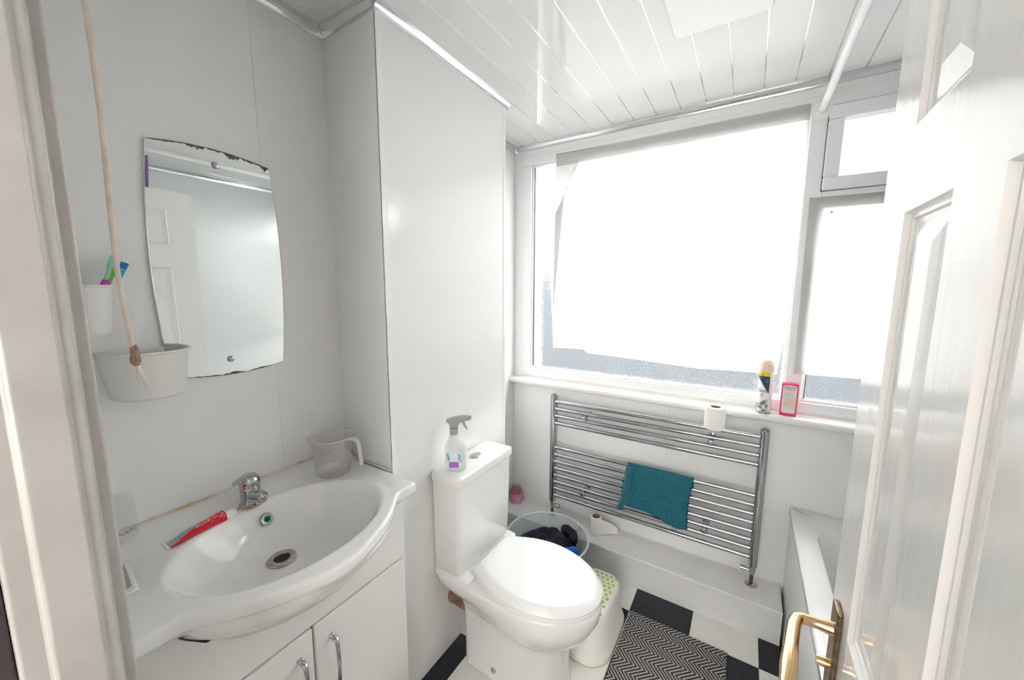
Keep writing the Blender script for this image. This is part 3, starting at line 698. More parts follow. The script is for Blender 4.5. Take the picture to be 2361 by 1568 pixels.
for y, z in ((.470, 1.823), (.464, 1.307)):
    obj('mirror_screw', MB().lathe([(.0085, MXF), (.0088, MXF+.0015), (.0070, MXF+.0045), (.003, MXF+.006), (.0005, MXF+.0063)], (0, y, z), 20, axis='x'), chrome, mr, smooth=True)
def chip(t0, t1, dep, top=True, n=14):
    y0, y1 = .603, .334
    up_, lo = [], []
    for k in range(n+1):
        t = lerp(t0, t1, k/n); y = lerp(.334, .603, t); e = .014*4*t*(1-t)
        z = (1.849+e) if top else (1.277-e); sg = -1 if top else 1
        d = dep*(math.sin(PI*k/n)**.6)*(.45+.75*random.random())+.0006
        up_.append((MXF+.0006, y, z+sg*.0003)); lo.append((MXF+.0006, y, z+sg*d))
    obj('chip', MB().add(up_+lo, [(k, k+1, n+2+k, n+1+k) for k in range(n)]), brownedge, mr)
for a in ((0, .30, .0035), (.28, .44, .011), (.44, .62, .0045), (.58, .73, .013), (.72, .92, .0085), (.90, 1.0, .012)): chip(*a)
for a in ((.12, .45, .0030), (.40, .62, .006), (.62, .9, .0035)): chip(*a, top=False)

# ---- pull cord
pc = thing('pull_cord', 'beige cotton light pull cord with a knot hanging by the mirror', 'pull cord', (-1.0, .217, 1.30))
cp = catmull([(-1.0, .214, ZC-.03), (-1.0, .2165, 2.05), (-1.0, .219, 1.82), (-1.0, .2145, 1.58), (-1.0, .2165, 1.47), (-1.0, .2225, 1.375)], 6)
obj('cord', MB().tube(cp, .0042, 10), cord_m, pc, smooth=True)
obj('knot', MB().lathe([(.002, 1.351), (.0055, 1.354), (.0080, 1.361), (.0076, 1.368), (.0056, 1.373), (.0062, 1.380), (.0058, 1.388), (.0042, 1.394)], (-1.0, .2235, 0), 14, sx=1, sy=1.1), knot_m, pc, smooth=True, sub=1)
fr = MB()
for k in range(9):
    a = random.uniform(-.006, .008); fr.tube([(-1.0+random.uniform(-.003, .003), .2245+a*.3, 1.352), (-1.0+a*.4, .2265+a*.6, 1.328), (-1.0+a, .2300+a, 1.303+random.uniform(0, .012))], [.0022, .0028, .0012], 6)
obj('tassel', fr, fray_m, pc, smooth=True)
obj('ceiling_switch', MB().lathe([(.045, ZC), (.045, ZC-.012), (.036, ZC-.03), (.01, ZC-.034)], (-1.0, .214, 0), 28), plastic_w, pc, smooth=True, ang=40)

# ---- toothbrush cup on the wall
cu = thing('toothbrush_cup', 'small tapered white plastic cup stuck on the wall above the basket', 'cup', (-1.184, .203, 1.405))
obj('cup', MB().lathe([(.028, 1.407), (.030, 1.405), (.0375, 1.503), (.0400, 1.5045), (.0402, 1.508), (.0372, 1.508), (.0345, 1.500), (.0272, 1.411), (.001, 1.410)], (-1.1838, .203, 0), 32, cap0=True, cap1=False), plastic_w, cu, smooth=True, ang=40)
def toothbrush(label, base, head, mh, mb_, mb2, fx):
    b_ = thing('toothbrush', label, 'toothbrush', base)
    B, H_ = Vector(base), Vector(head); d = (H_-B)
    hd = obj('toothbrush_handle', MB().tube([B, B+d*.3, B+d*.6, B+d*.78, B+d*.86, H_], [.0042, .0055, .0045, .0033, .0052, .0045], 10), mh, b_, smooth=True)
    u = d.normalized(); side = Vector(fx); side = (side-u*side.dot(u)).normalized(); w_ = u.cross(side)
    for m_, t0, t1 in ((mb_, .93, 1.03), (mb2, .80, .925)):
        mb = MB(); q0 = B+d*t0; q1 = B+d*t1
        vs = []
        for q in (q0, q1):
            for hgt in (.002, .0145):
                for s_ in (-.0048, .0048): vs.append(q+side*hgt+w_*s_)
        mb.add(vs, [(0, 1, 3, 2), (4, 6, 7, 5), (0, 4, 5, 1), (2, 3, 7, 6), (0, 2, 6, 4), (1, 5, 7, 3)])
        obj('bristles', mb, m_, b_)
toothbrush('lime green toothbrush with blue bristles in the wall cup', (-1.190, .196, 1.418), (-1.168, .255, 1.556), green_pl, blue_br, teal_br, (.3, 1, -.45))
toothbrush('mint toothbrush with white bristles behind the lime one in the cup', (-1.200, .206, 1.418), (-1.198, .253, 1.572), mint_pl, white_m, mint_pl, (.1, 1, -.2))
toothbrush('magenta handled toothbrush low in the wall cup', (-1.163, .190, 1.418), (-1.158, .227, 1.516), mag_pl, mag_pl, mag_pl, (-.6, .5, .2))

# ---- D-shaped basket on the wall
bk = thing('wall_basket', 'white plastic D shaped basket fixed to the wall below the cup', 'basket', (-1.18, .285, 1.245))
def dring(z, dep, y0, y1, bk_=.002):
    n = 24; c = (y0+y1)/2; h = (y1-y0)/2
    return [(XL+bk_+(dep-bk_)*math.sin(PI*k/n)**.75, c-h*math.cos(PI*k/n), z) for k in range(n+1)]
obj('basket', MB().rings([dring(1.247, .078, .226, .350), dring(1.250, .082, .222, .354), dring(1.352, .102, .208, .366), dring(1.3545, .108, .203, .371), dring(1.3585, .108, .203, .371), dring(1.3585, .101, .210, .364, .006), dring(1.348, .097, .213, .361, .006), dring(1.256, .076, .229, .347, .006)]), plastic_w, bk, smooth=True, ang=40)

# ---- ceiling fitting
cf = thing('ceiling_panel', 'square white flush ceiling fitting with rounded corners', 'ceiling light', (-.131, 1.273, ZC))
obj('cover', MB().rings([[(a, b_, z) for a, b_ in rrect(-.264+i_, .002-i_, 1.141+i_, 1.407-i_, .016, 6)] for z, i_ in ((ZC-.0005, 0), (ZC-.014, 0), (ZC-.018, .004))]), trim_m, cf, smooth=True, ang=30)

# ---- shower rail and curtain
sr = thing('shower_rail', 'thin white shower curtain rail under the ceiling', 'curtain rail', (.195, 1.05, 2.20))
obj('rail', MB().tube([(.197, YF+.002, 2.20), (.190, YW-.006, 2.204)], .0125, 18), trim_m, sr, smooth=True)
for y, d, x in ((YW-.0045, -1, .190), (YF+.0005, 1, .197)):
    obj('rail_flange', MB().lathe([(.036, y), (.036, y+d*.005), (.030, y+d*.010), (.020, y+d*.012), (.018, y+d*.022)], (x, 0, 2.203), 28, axis='y'), trim_m, sr, smooth=True, ang=40)
sc_ = MB()
def cfn(u, v_):
    y = .42+.31*u+.004*math.sin(9*v_); z = lerp(2.172, .62, v_)
    return (.205+.055*sstep(0, .11, v_)+(.012+.012*v_)*math.sin(u*PI*13), y, z)
cur = thing('shower_curtain', 'lilac shower curtain bunched up behind the open door', 'curtain', (.25, .57, .62))
obj('curtain_cloth', sc_.grid(cfn, 104, 30), purple_m, cur, smooth=True, ang=80, solid=.0015)
for k in range(6): obj('curtain_ring', MB().tube([(.196+.019*math.cos(a), .43+.056*k, 2.193+.024*math.sin(a)) for a in (2*PI*j/16 for j in range(17))], .0022, 6, cap=False), trim_m, cur, smooth=True)

# ---- sheets taped over the window
def polysheet(pts, y, wav, n=1):
    """sheet from an outline, triangulated finely, with a soft ripple in depth"""
    bm = bmesh.new(); vs = [bm.verts.new((p[0], y, p[1])) for p in pts]; bm.faces.new(vs)
    bmesh.ops.triangulate(bm, faces=bm.faces[:])
    bmesh.ops.subdivide_edges(bm, edges=bm.edges[:], cuts=5, use_grid_fill=True)
    for v in bm.verts: v.co.y += wav*(math.sin(v.co.x*9+v.co.z*3)+.6*math.sin(v.co.z*21+v.co.x*5)) - .006*max(0, 1.35-v.co.z)
    mb = MB(); bm.verts.index_update(); mb.v = [tuple(v.co) for v in bm.verts]; mb.f = [tuple(v.index for v in f.verts) for f in bm.faces]; bm.free(); return mb
big = [(-.954, 2.243), (-.75, 2.240), (-.50, 2.238), (-.2, 2.237), (.153, 2.238), (.157, 2.09), (.160, 1.70), (.150, 1.40), (.128, 1.140), (-.034, 1.138), (-.18, 1.131), (-.332, 1.139), (-.55, 1.150), (-.74, 1.155), (-.768, 1.175), (-.952, 1.168), (-.962, 1.335), (-.975, 1.55), (-.999, 1.778), (-.955, 1.92), (-.90, 2.03), (-.815, 2.19), (-.952, 2.195)]
ws = thing('window_sheet', 'large white paper sheet taped over the main window pane', 'paper sheet', (-.40, YW, 1.15))
obj('sheet', polysheet(big, YW-.0075, .0011), sheet_m, ws, smooth=True, ang=80, solid=.0005)
obj('folded_edge', MB().box(-.952, .152, YW-.0105, YW-.0097, 2.178, 2.238), sheet_m, ws)
obj('tape', MB().box(-.760, -.742, YW-.0118, YW-.0112, 2.20, 2.216), mat('tape_blue', (.55, .60, .85), .4), ws)
w2 = thing('window_sheet', 'narrow white paper sheet over the right hand pane beside the mullion', 'paper sheet', (.50, YW, 1.15))
obj('sheet', polysheet([(.180, 1.876), (.40, 1.872), (.62, 1.872), (.83, 1.870), (.83, 1.50), (.83, 1.158), (.60, 1.150), (.42, 1.156), (.25, 1.152), (.186, 1.153), (.184, 1.4), (.181, 1.65)], YW-.0075, .0010), sheet_m, w2, smooth=True, ang=80, solid=.0005)
for x in (.254, .405): obj('drawing_pin', MB().lathe([(.0035, YW-.0105), (.003, YW-.013), (.001, YW-.0135)], (x, 0, 1.812), 10, axis='y'), gap_m, w2)

# ================================================================== SMALL THINGS
# ---- toothpaste tube lying on the deck
tpz = deckz(-1.115, .3)
tt = thing('toothpaste_tube', 'squeezed red toothpaste tube with white cap lying beside the tap', 'toothpaste', (-1.113, .262, tpz), rz=PI/2-.02)
tm, nt, out = custom('toothpaste_print')
b = nt.nodes.new('ShaderNodeBsdfPrincipled'); b.inputs['Roughness'].default_value = .3
tc = nt.nodes.new('ShaderNodeTexCoord'); sx = nt.nodes.new('ShaderNodeSeparateXYZ'); nt.links.new(tc.outputs['Object'], sx.inputs[0])
r = nt.nodes.new('ShaderNodeValToRGB'); r.color_ramp.interpolation = 'CONSTANT'
els = [(0, (.70, .012, .03)), (.46, (.74, .74, .74)), (.50, (.05, .08, .34)), (.58, (.75, .75, .75)), (.66, (.02, .36, .26)), (.80, (.72, .73, .74)), (.87, (.03, .22, .50)), (.95, (.72, .73, .74))]
for k, (p, c) in enumerate(els):
    e = r.color_ramp.elements[k] if k < 2 else r.color_ramp.elements.new(p)
    e.position = p; e.color = (*c, 1)
# stripes sweep across the tube from the crimp to the shoulder
skew = mth('MULTIPLY', mth('SUBTRACT', sx.outputs[0], .05), -1.3 * .25)
fac = mth('ADD', mth('MULTIPLY', mth('ADD', sx.outputs[1], skew), 1/.044), .50)
nt.links.new(fac, r.inputs[0]); nt.links.new(r.outputs[0], b.inputs['Base Color']); nt.links.new(b.outputs[0], out.inputs[0])
rs = []
for x, wd, h in ((0, .0205, .0013), (.012, .0205, .0020), (.03, .0205, .0050), (.055, .0190, .0085), (.080, .0165, .0110), (.100, .0155, .0135), (.112, .0150, .0145), (.116, .0125, .0122), (.119, .0085, .0085)):
    rs.append([(x, wd*math.cos(q), .0012+h+h*math.sin(q)*(1 if math.sin(q) > 0 else 1)) for q in (2*PI*k/24 for k in range(24))])
obj('tube', MB().rings(rs), tm, tt, smooth=True, local=True, ang=50)
obj('crimp', MB().box(-.006, .001, -.0205, .0205, .0004, .0026), white_m, tt, local=True)
obj('cap', MB().tube([(.116, 0, .0135), (.120, 0, .0135), (.137, 0, .0125), (.139, 0, .0125)], [.0118, .0118, .0105, .009], 20), white_m, tt, smooth=True, local=True, ang=40)
def tubez(x, y):                                     # top surface of the tube
    T = [(0, .0205, .0013), (.012, .0205, .0020), (.03, .0205, .0050), (.055, .0190, .0085), (.080, .0165, .0110), (.100, .0155, .0135), (.112, .0150, .0145), (.2, .0150, .0145)]
    for (xa, wa, ha), (xb_, wb_, hb) in zip(T[:-1], T[1:]):
        if xa <= x <= xb_:
            t = (x-xa)/(xb_-xa); wd, h = lerp(wa, wb_, t), lerp(ha, hb, t); return .0012+h+h*math.sqrt(max(0, 1-(y/wd)**2))
    return .03
text('lettering', 'Colgate', .0185, white_m, tt, lambda u, v_: Vector((.082-u, -.0068-v_*.75, tubez(.082-u, -.0068-v_*.75)+.0005)))

# ---- measuring jug
jg = thing('measuring_jug', 'cloudy clear plastic jug standing in the corner of the washbasin', 'jug', (-1.120, .688, deckz(-1.12, .688)))
jz = deckz(-1.12, .688)+.0008; jc = (-1.120, .688)
def jring(z, r, sp=0.0):
    out_ = []
    for k in range(48):
        a = 2*PI*k/48; d = ((a-PI*1.28+PI) % (2*PI))-PI
        rr = r + sp*math.exp(-(d/.22)**2); out_.append((jc[0]+rr*math.cos(a), jc[1]+rr*math.sin(a), z))
    return out_
obj('jug_body', MB().rings([jring(jz, .049), jring(jz+.003, .0515), jring(jz+.06, .057), jring(jz+.105, .0615, .003), jring(jz+.122, .064, .011), jring(jz+.122, .0625, .011), jring(jz+.105, .060, .003), jring(jz+.004, .0500), jring(jz+.003, .047)]), jug_m, jg, smooth=True, ang=50)
rim = jring(jz+.1225, .0640, .0112); rim.append(rim[0]); obj('jug_rim', MB().tube(rim, .0016, 6, cap=False), jugrim_m, jg, smooth=True)
ha = math.radians(22)
hd = Vector((math.cos(ha), math.sin(ha), 0)); hs = Vector((-hd.y, hd.x, 0)); J = Vector((jc[0], jc[1], jz))
rs = []
hp = catmull([(.058, .118), (.074, .1195), (.090, .114), (.0955, .098), (.0985, .065), (.1005, .034)], 4)
for i, (a, z) in enumerate(hp):
    p0 = hp[max(i-1, 0)]; p1 = hp[min(i+1, len(hp)-1)]; t = Vector((p1[0]-p0[0], p1[1]-p0[1])).normalized(); nrm = hd*(-t.y)+Vector((0, 0, t.x))
    wd = lerp(.016, .0095, min(1, i/10)); th = .0042
    c = J+hd*a+Vector((0, 0, z)); rs.append([tuple(c+hs*wd*math.cos(q)+nrm*th*math.sin(q)) for q in (2*PI*k/12 for k in range(12))])
obj('jug_handle', MB().rings(rs), jugrim_m, jg, smooth=True, ang=60)

# ---- hand wash bottle and leaflet
hb_ = thing('wash_bottle', 'clear plastic wash bottle by the wall at the end of the washbasin', 'bottle', (-1.188, .196, deckz(-1.188, .196)))
wz = deckz(-1.188, .196)+.001
obj('bottle', MB().lathe([(.030, wz), (.033, wz+.004), (.033, wz+.082), (.029, wz+.097), (.018, wz+.106), (.001, wz+.107)], (-1.1885, .196, 0), 32, sx=.95, sy=1.15), wash_m, hb_, smooth=True, ang=40)
def wraptxt(cx, cy_, rad, zc, a0, off):
    return lambda u, v_: Vector((cx+rad*math.cos(a0+u/rad), cy_+rad*math.sin(a0+u/rad), zc+v_))-off
text('lettering', 'WASH', .0135, purpink, hb_, wraptxt(-1.1885, .196, .0362, wz+.026, .35, hb_.location))
lf_ = thing('leaflet', 'small folded printed leaflet lying on the washbasin end', 'leaflet', (-1.03, .178, .904))
obj('paper', MB().grid(lambda u, v_: (lerp(-1.125, -.990, u), lerp(.145, .184+.012*(1-u), v_), deckz(lerp(-1.125, -.99, u), .17)+.0012+.010*(v_**2)*abs(math.sin(u*PI))), 16, 6), white_m, lf_, smooth=True, solid=.0004)
obj('print_block', MB().grid(lambda u, v_: (lerp(-1.105, -1.008, u), lerp(.150, .178+.010*(1-u), v_), deckz(lerp(-1.105, -1.008, u), .17)+.0020+.010*((lerp(.13, .82, v_))**2)*abs(math.sin(lerp(.148, .867, u)*PI))), 12, 6), mat('grey_print', (.50, .53, .54), .7, noise=.4, nscale=300), lf_, smooth=True)

# ---- trigger spray on the cistern
sc0 = Vector((-.898, 1.040, .8262))
sy_ = thing('spray_bottle', 'clear trigger spray bottle with grey head and purple label on the cistern', 'spray bottle', sc0, rz=math.radians(38))
# local: x = width direction (nozzle towards +x), y = thickness
def oval(z, a, b_, n=36, dx=0): return [(dx+a*math.cos(2*PI*k/n), b_*math.sin(2*PI*k/n), z) for k in range(n)]
obj('bottle', MB().rings([oval(0, .036, .022), oval(.003, .040, .025), oval(.05, .041, .026), oval(.085, .040, .026), oval(.105, .033, .024, dx=-.002), oval(.120, .024, .020, dx=-.004), oval(.135, .016, .016, dx=-.006), oval(.150, .0135, .0135, dx=-.006)]), bottle_m, sy_, smooth=True, local=True, ang=60)
def oly(x, z): return -.0264*math.sqrt(max(0, 1-(x/.0412)**2))-.0006
lb = obj('label', MB().grid(lambda u, v_: (lerp(-.034, .020, u), oly(lerp(-.034, .020, u), 0)-.0002, lerp(.012, .078, v_)), 14, 6), mat('label_white', (.80, .82, .85), .4), sy_, local=True, smooth=True)
obj('label_patch', MB().grid(lambda u, v_: (lerp(-.024, .012, u), oly(lerp(-.024, .012, u), 0)-.0006, lerp(.015, .038, v_)+.002*math.sin(u*PI)), 10, 3), mat('purple_label', (.40, .14, .62), .4), lb, local=True, smooth=True)
cy_m = mat('cyan_ink', (.10, .48, .68), .4)
for k in range(10):
    x = -.030+.006*random.random() if k % 2 else .010+.008*random.random(); z = .042+.003*k; s_ = .0024+.002*random.random()
    obj('label_mark', MB().add([(x+s_*math.cos(2*PI*j/7), oly(x+s_*math.cos(2*PI*j/7), 0)-.0007, z+1.5*s_*math.sin(2*PI*j/7)) for j in range(7)], [tuple(range(7))]), cy_m, lb, local=True)
obj('collar', MB().lathe([(.0152, .138), (.0160, .140), (.0160, .161), (.0150, .163)], (-.006, 0, 0), 28), rubber, sy_, smooth=True, local=True, ang=40)
hdp = [(-.020, .1635), (.009, .1635), (.013, .178), (.022, .186), (.042, .190), (.054, .192), (.054, .207), (.040, .2085), (.015, .2075), (-.010, .2035), (-.034, .194), (-.034, .189), (-.022, .180)]
obj('spray_head', MB().prism(hdp, 'y', -.0105, .0105), rubber, sy_, local=True, bevel=.003, seg=2)
obj('nozzle', MB().tube([(.052, 0, .1995), (.060, 0, .1998)], .0085, 4), rubber, sy_, local=True, bevel=.001)
obj('trigger', MB().prism([(.022, .187), (.034, .189), (.037, .178), (.046, .155), (.043, .154), (.030, .172)], 'y', -.007, .007), rubber, sy_, local=True, bevel=.0015)

# ---- laundry tub with clothes
tbC = (-.758, 1.548)
tbn = thing('laundry_tub', 'round clear plastic tub between the toilet and the ledge', 'tub', (*tbC, 0))
obj('tub_wall', MB().lathe([(.150, .002), (.155, .006), (.196, .296), (.199, .300), (.193, .300), (.151, .010), (.148, .006)], (*tbC, 0), 56), tub_m, tbn, smooth=True, ang=50)
ring = [(tbC[0]+.2005*math.cos(2*PI*k/56), tbC[1]+.2005*math.sin(2*PI*k/56), .3005) for k in range(57)]
obj('tub_rim', MB().tube(ring, .0045, 8, cap=False), tubrim_m, tbn, smooth=True)
obj('tub_handle', MB().box(tbC[0]+.085, tbC[0]+.115, tbC[1]+.166, tbC[1]+.178, .270, .303), tubrim_m, tbn, bevel=.004)
def pile(name, label, c, r, zt, m, seed):
    """a crumpled garment filling the tub: folded top surface with sides down to the tub floor"""
    random.seed(seed); ph_ = [random.uniform(0, 6.28) for _ in range(9)]; n = 64
    rs = [[(c[0]+.8*r*math.cos(2*PI*k/n), c[1]+.8*r*math.sin(2*PI*k/n), .014) for k in range(n)], [(c[0]+.93*r*math.cos(2*PI*k/n), c[1]+.93*r*math.sin(2*PI*k/n), zt-.06) for k in range(n)]]
    for i in range(1, 22):
        t = 1-i/22.5; ring_ = []
        for k in range(n):
            a = 2*PI*k/n; x, y = r*t*math.cos(a), r*t*math.sin(a)
            f = abs(math.sin(26*x+14*y+ph_[0]+2*math.sin(20*y+ph_[1])))*.030 + abs(math.sin(-18*x+33*y+ph_[2]+1.6*math.sin(24*x+ph_[3])))*.024 + .010*math.sin(70*x+ph_[4])*math.sin(62*y+ph_[5])
            ring_.append((c[0]+x, c[1]+y, zt-.045*t**3+f+.16*x+.05*y))
        rs.append(ring_)
    return tag(obj(name, MB().rings(rs), m, smooth=True, ang=80), label, 'clothes')
pile('dark_garment', 'crumpled dark grey garment heaped in the clear tub', (-.750, 1.545), .148, .242, dark_cl, 3)
def cloth_roll(name, label, pts, rad, m, seed):
    random.seed(seed); P_ = catmull(pts, 5)
    o = obj(name, MB().tube(P_, [rad*(.75+.5*random.random()) if 0 < i < len(P_)-1 else rad*.35 for i in range(len(P_))], 14), m, smooth=True, ang=80, sub=1); return tag(o, label, 'clothes')
cloth_roll('navy_garment', 'rolled navy garment along the edge inside the clear tub', [(-.895, 1.515, .225), (-.872, 1.590, .235), (-.822, 1.652, .240), (-.755, 1.678, .245)], .024, navy_cl, 11)
cloth_roll('black_garment', 'black sleeve draped down the right inside of the clear tub', [(-.735, 1.676, .272), (-.690, 1.662, .290), (-.652, 1.628, .298), (-.630, 1.580, .294)], .022, mat('black_fabric', (.008, .009, .016), .9), 13)
cloth_roll('blue_garment', 'bright blue cloth end tucked at the tub edge', [(-.642, 1.496, .290), (-.614, 1.520, .296), (-.592, 1.545, .290)], .017, blue_cl, 17)

# ---- step stool
so = thing('step_stool', 'cream plastic step stool with lime rubber dots beside the toilet', 'stool', (-.49, 1.46, 0))
def srr(x0, x1, y0, y1, r, z): return [(a, b_, z) for a, b_ in rrect(x0, x1, y0, y1, r, 7)]
obj('stool_body', MB().rings([srr(-0.5860, -.374, 1.289, 1.650, .095, .001), srr(-0.5880, -.372, 1.287, 1.652, .095, .014), srr(-0.5840, -.376, 1.292, 1.648, .092, .030), srr(-0.5740, -.386, 1.306, 1.638, .084, .048), srr(-.574, -.398, 1.332, 1.618, .062, .165), srr(-.569, -.403, 1.340, 1.612, .056, .183), srr(-.560, -.412, 1.350, 1.602, .046, .190)]), stool_m, so, smooth=True, ang=50)
obj('stool_foot_trim', MB().rings([srr(-0.5865, -.3735, 1.2885, 1.6505, .095, .0003), srr(-0.5865, -.3735, 1.2885, 1.6505, .095, .0020)]), lime_m, so)
dm = None
for i in range(7):
    for j in range(11):
        x = -.5555+.0225*i+(.011 if j % 2 else 0); y = 1.362+.0223*j
        if x > -.418: continue
        if dm is None: o = obj('rubber_dot', MB().lathe([(.0072, 0), (.0072, .0012), (.005, .0018)], (0, 0, 0), 12), lime_m, smooth=True); dm = o.data
        else: o = bpy.data.objects.new('rubber_dot', dm); COL.objects.link(o)
        o.parent = so; o.location = Vector((x, y, .1902))-so.location

# ---- bath mat
bm_ = obj('bath_mat', MB().rings([[(a-(-.168), b_-1.30, z) for a, b_ in rrect(-.367, .031, .96, 1.654, .004, 3)] for z in (0.0006, .0075)]), mat_m, bevel=.002, seg=2)
bm_.location = (-.168, 1.30, 0); tag(bm_, 'grey and black herringbone woven mat on the checkered floor', 'mat')

# ---- teal cloth over the radiator
ct = thing('microfibre_cloth', 'teal cloth with navy hem draped over the radiator bars', 'cloth', (-.32, RY-.02, .35))
barY, barZ = RY-.010, .599
def clothpt(u, v_):
    # v: 0 back hem, .24-.34 over the bar, 1 front hem
    x = lerp(-.474, -.160, u)
    if v_ < .24:
        t = v_/.24; z = lerp(.535, barZ, t); y = barY+.0128+.004*math.sin(u*9)*(1-t)
    elif v_ < .34:
        a = PI*(v_-.24)/.10; y = barY+.0128*math.cos(a); z = barZ+.0128*math.sin(a)
    else:
        t = (v_-.34)/.66; drop = .214+.020*u+.022*sstep(.35, .85, u)-.010*sstep(.86, 1, u); z = barZ-drop*t
        x += -.026*t*(1-u)**1.2 - .013*t*u - .010*math.sin(t*PI)*u
        y = barY-.0130-.007*math.sin(t*2.2)-.005*t*math.sin(u*8.0+1.0)
    return (x, y, z)
def foldpt(u, v_):
    # narrow rolled strip lying over the left edge of the cloth
    t = v_; x = lerp(-.468, -.434, u)-.048*t**1.3-.004*math.sin(t*7); z = barZ+.0145*(1-sstep(0, .06, t))-.246*t+.006*u*t
    y = barY-.0165-.010*math.sin(min(1, t*4)*PI/2)-.011*math.sin(u*PI)-.004*math.sin(t*5)
    return (x, y, z)
tw = obj('cloth', MB().grid(clothpt, 48, 60), teal_m, ct, smooth=True, ang=80, solid=.0022)
obj('folded_strip', MB().grid(foldpt, 12, 40), teal_m, tw, smooth=True, ang=80, solid=.0022)
obj('hem', MB().tube([foldpt(k/12, 1) for k in range(13)], .0019, 8), hem_m, tw, smooth=True)
for v_ in (.36, .50): obj('care_tab', MB().box(-.484-.030*v_, -.473-.030*v_, barY-.018, barY-.016, barZ-.246*v_-.008, barZ-.246*v_+.004), hem_m, tw)
hem = [clothpt(k/40, 1.0) for k in range(41)]; obj('hem', MB().tube(hem, .0021, 8), hem_m, tw, smooth=True)
for u in (0, 1): obj('hem', MB().tube([clothpt(u, .34+.66*k/30) for k in range(31)], .0019, 8), hem_m, tw, smooth=True)
obj('hanging_loop', MB().tube([clothpt(.80, 1), Vector(clothpt(.80, 1))+Vector((-.003, -.002, -.013)), Vector(clothpt(.80, 1))+Vector((.004, -.002, -.019)), Vector(clothpt(.84, 1))+Vector((.002, -.001, -.010)), clothpt(.84, 1)], .0014, 6), hem_m, tw, smooth=True)

# ---- toilet rolls
def roll(name, label, c, R_, h, core=True):
    t = thing(name, label, 'toilet roll', c)
    x, y, z = c
    obj('paper_roll', MB().lathe([(.022, z), (R_-.002, z), (R_, z+.002), (R_, z+h-.002), (R_-.002, z+h), (.022, z+h), (.022, z+h-.001), (.022, z+.001)], (x, y, 0), 44, cap0=False, cap1=False), paper_roll, t, smooth=True, ang=40)
    obj('core', MB().rings([[(x+r*math.cos(2*PI*k/28), y+r*math.sin(2*PI*k/28), zz) for k in range(28)] for r, zz in ((.0222, z), (.0222, z+h), (.0208, z+h), (.0208, z))], False, False), card_m, t, smooth=True, ang=40)
    return t
roll('toilet_roll', 'full white toilet roll standing on the radiator top against the sill', (-.091, RY-.0345, .8832), .0425, .100)
r2_ = roll('toilet_roll', 'nearly used white toilet roll with trailing paper on the ledge', (-.628, 1.895, ZL+.0005), .030, .098)
obj('loose_sheet', MB().grid(lambda u, v_: (-.628+.030*math.cos(-1.2+u*.7)+.085*u if u > .0 else -.628+.030*math.cos(-1.2), 1.895+.030*math.sin(-1.2+u*.9)+.012*math.sin(u*3)+.045*u, lerp(ZL+.002+.0*u, ZL+.098-.052*u**1.3, v_)), 18, 6), paper_roll, r2_, smooth=True, ang=80, solid=.0005)

# ---- air freshener on the sill
ac = (.090, 1.9605); az = .9725
af = thing('air_freshener', 'floral air freshener can with beige cap on the window sill', 'aerosol can', (*ac, az))
cm, nt, out = custom('can_print')
b = nt.nodes.new('ShaderNodeBsdfPrincipled'); b.inputs['Roughness'].default_value = .28
tc = nt.nodes.new('ShaderNodeTexCoord'); sx = nt.nodes.new('ShaderNodeSeparateXYZ'); nt.links.new(tc.outputs['Object'], sx.inputs[0])
def colmix(f, c1, c2):
    n = nt.nodes.new('ShaderNodeMix'); n.data_type = 'RGBA'
    if isinstance(f, (int, float)): n.inputs[0].default_value = f
    else: nt.links.new(f, n.inputs[0])
    for k, c in ((6, c1), (7, c2)):
        if isinstance(c, tuple): n.inputs[k].default_value = (*c, 1)
        else: nt.links.new(c, n.inputs[k])
    return n.outputs[2]
Z_, X_ = sx.outputs[2], sx.outputs[0]
vo = nt.nodes.new('ShaderNodeTexVoronoi'); vo.inputs['Scale'].default_value = 95; nt.links.new(tc.outputs['Object'], vo.inputs['Vector'])
fr_ = nt.nodes.new('ShaderNodeValToRGB'); fr_.color_ramp.interpolation = 'CONSTANT'
for k, (p, c) in enumerate([(0, (.10, .20, .13)), (.28, (.50, .36, .55)), (.42, (.74, .72, .74)), (.60, (.24, .33, .26)), (.72, (.60, .50, .64)), (.85, (.78, .77, .75))]):
    e = fr_.color_ramp.elements[k] if k < 2 else fr_.color_ramp.elements.new(p)
    e.position = p; e.color = (*c, 1)
sp_ = nt.nodes.new('ShaderNodeSeparateColor'); nt.links.new(vo.outputs['Color'], sp_.inputs[0]); nt.links.new(sp_.outputs[0], fr_.inputs[0])
flow = mth('LESS_THAN', Z_, mth('ADD', .058, mth('MULTIPLY', X_, .55)))
c = colmix(flow, (.80, .80, .79), fr_.outputs[0])
navy = mth('GREATER_THAN', Z_, mth('SUBTRACT', .135, mth('MULTIPLY', mth('ADD', X_, .016), 1.6)))
c = colmix(navy, c, (.012, .055, .13))
c = colmix(mth('GREATER_THAN', Z_, .163), c, (.85, .62, .01))
back_ = mth('GREATER_THAN', X_, .0135)
c = colmix(back_, c, (.78, .77, .76))
nt.links.new(c, b.inputs['Base Color']); nt.links.new(b.outputs[0], out.inputs[0])
obj('can', MB().lathe([(.024, az+.0003), (.0265, az+.003), (.0270, az+.006), (.0270, az+.183)], (*ac, 0), 40, cap1=True), cm, af, smooth=True, ang=40)
obj('can_base', MB().lathe([(.0272, az+.0002), (.0278, az+.002), (.0272, az+.005)], (*ac, 0), 40), chrome, af, smooth=True)
cpz = az+.183
capo = obj('can_cap', MB().lathe([(.0276, cpz-.001), (.0276, cpz+.010), (.0258, cpz+.024), (.0210, cpz+.038), (.0140, cpz+.047), (.0060, cpz+.050), (.0005, cpz+.0505)], (*ac, 0), 36), beige_m, af, smooth=True, ang=50)
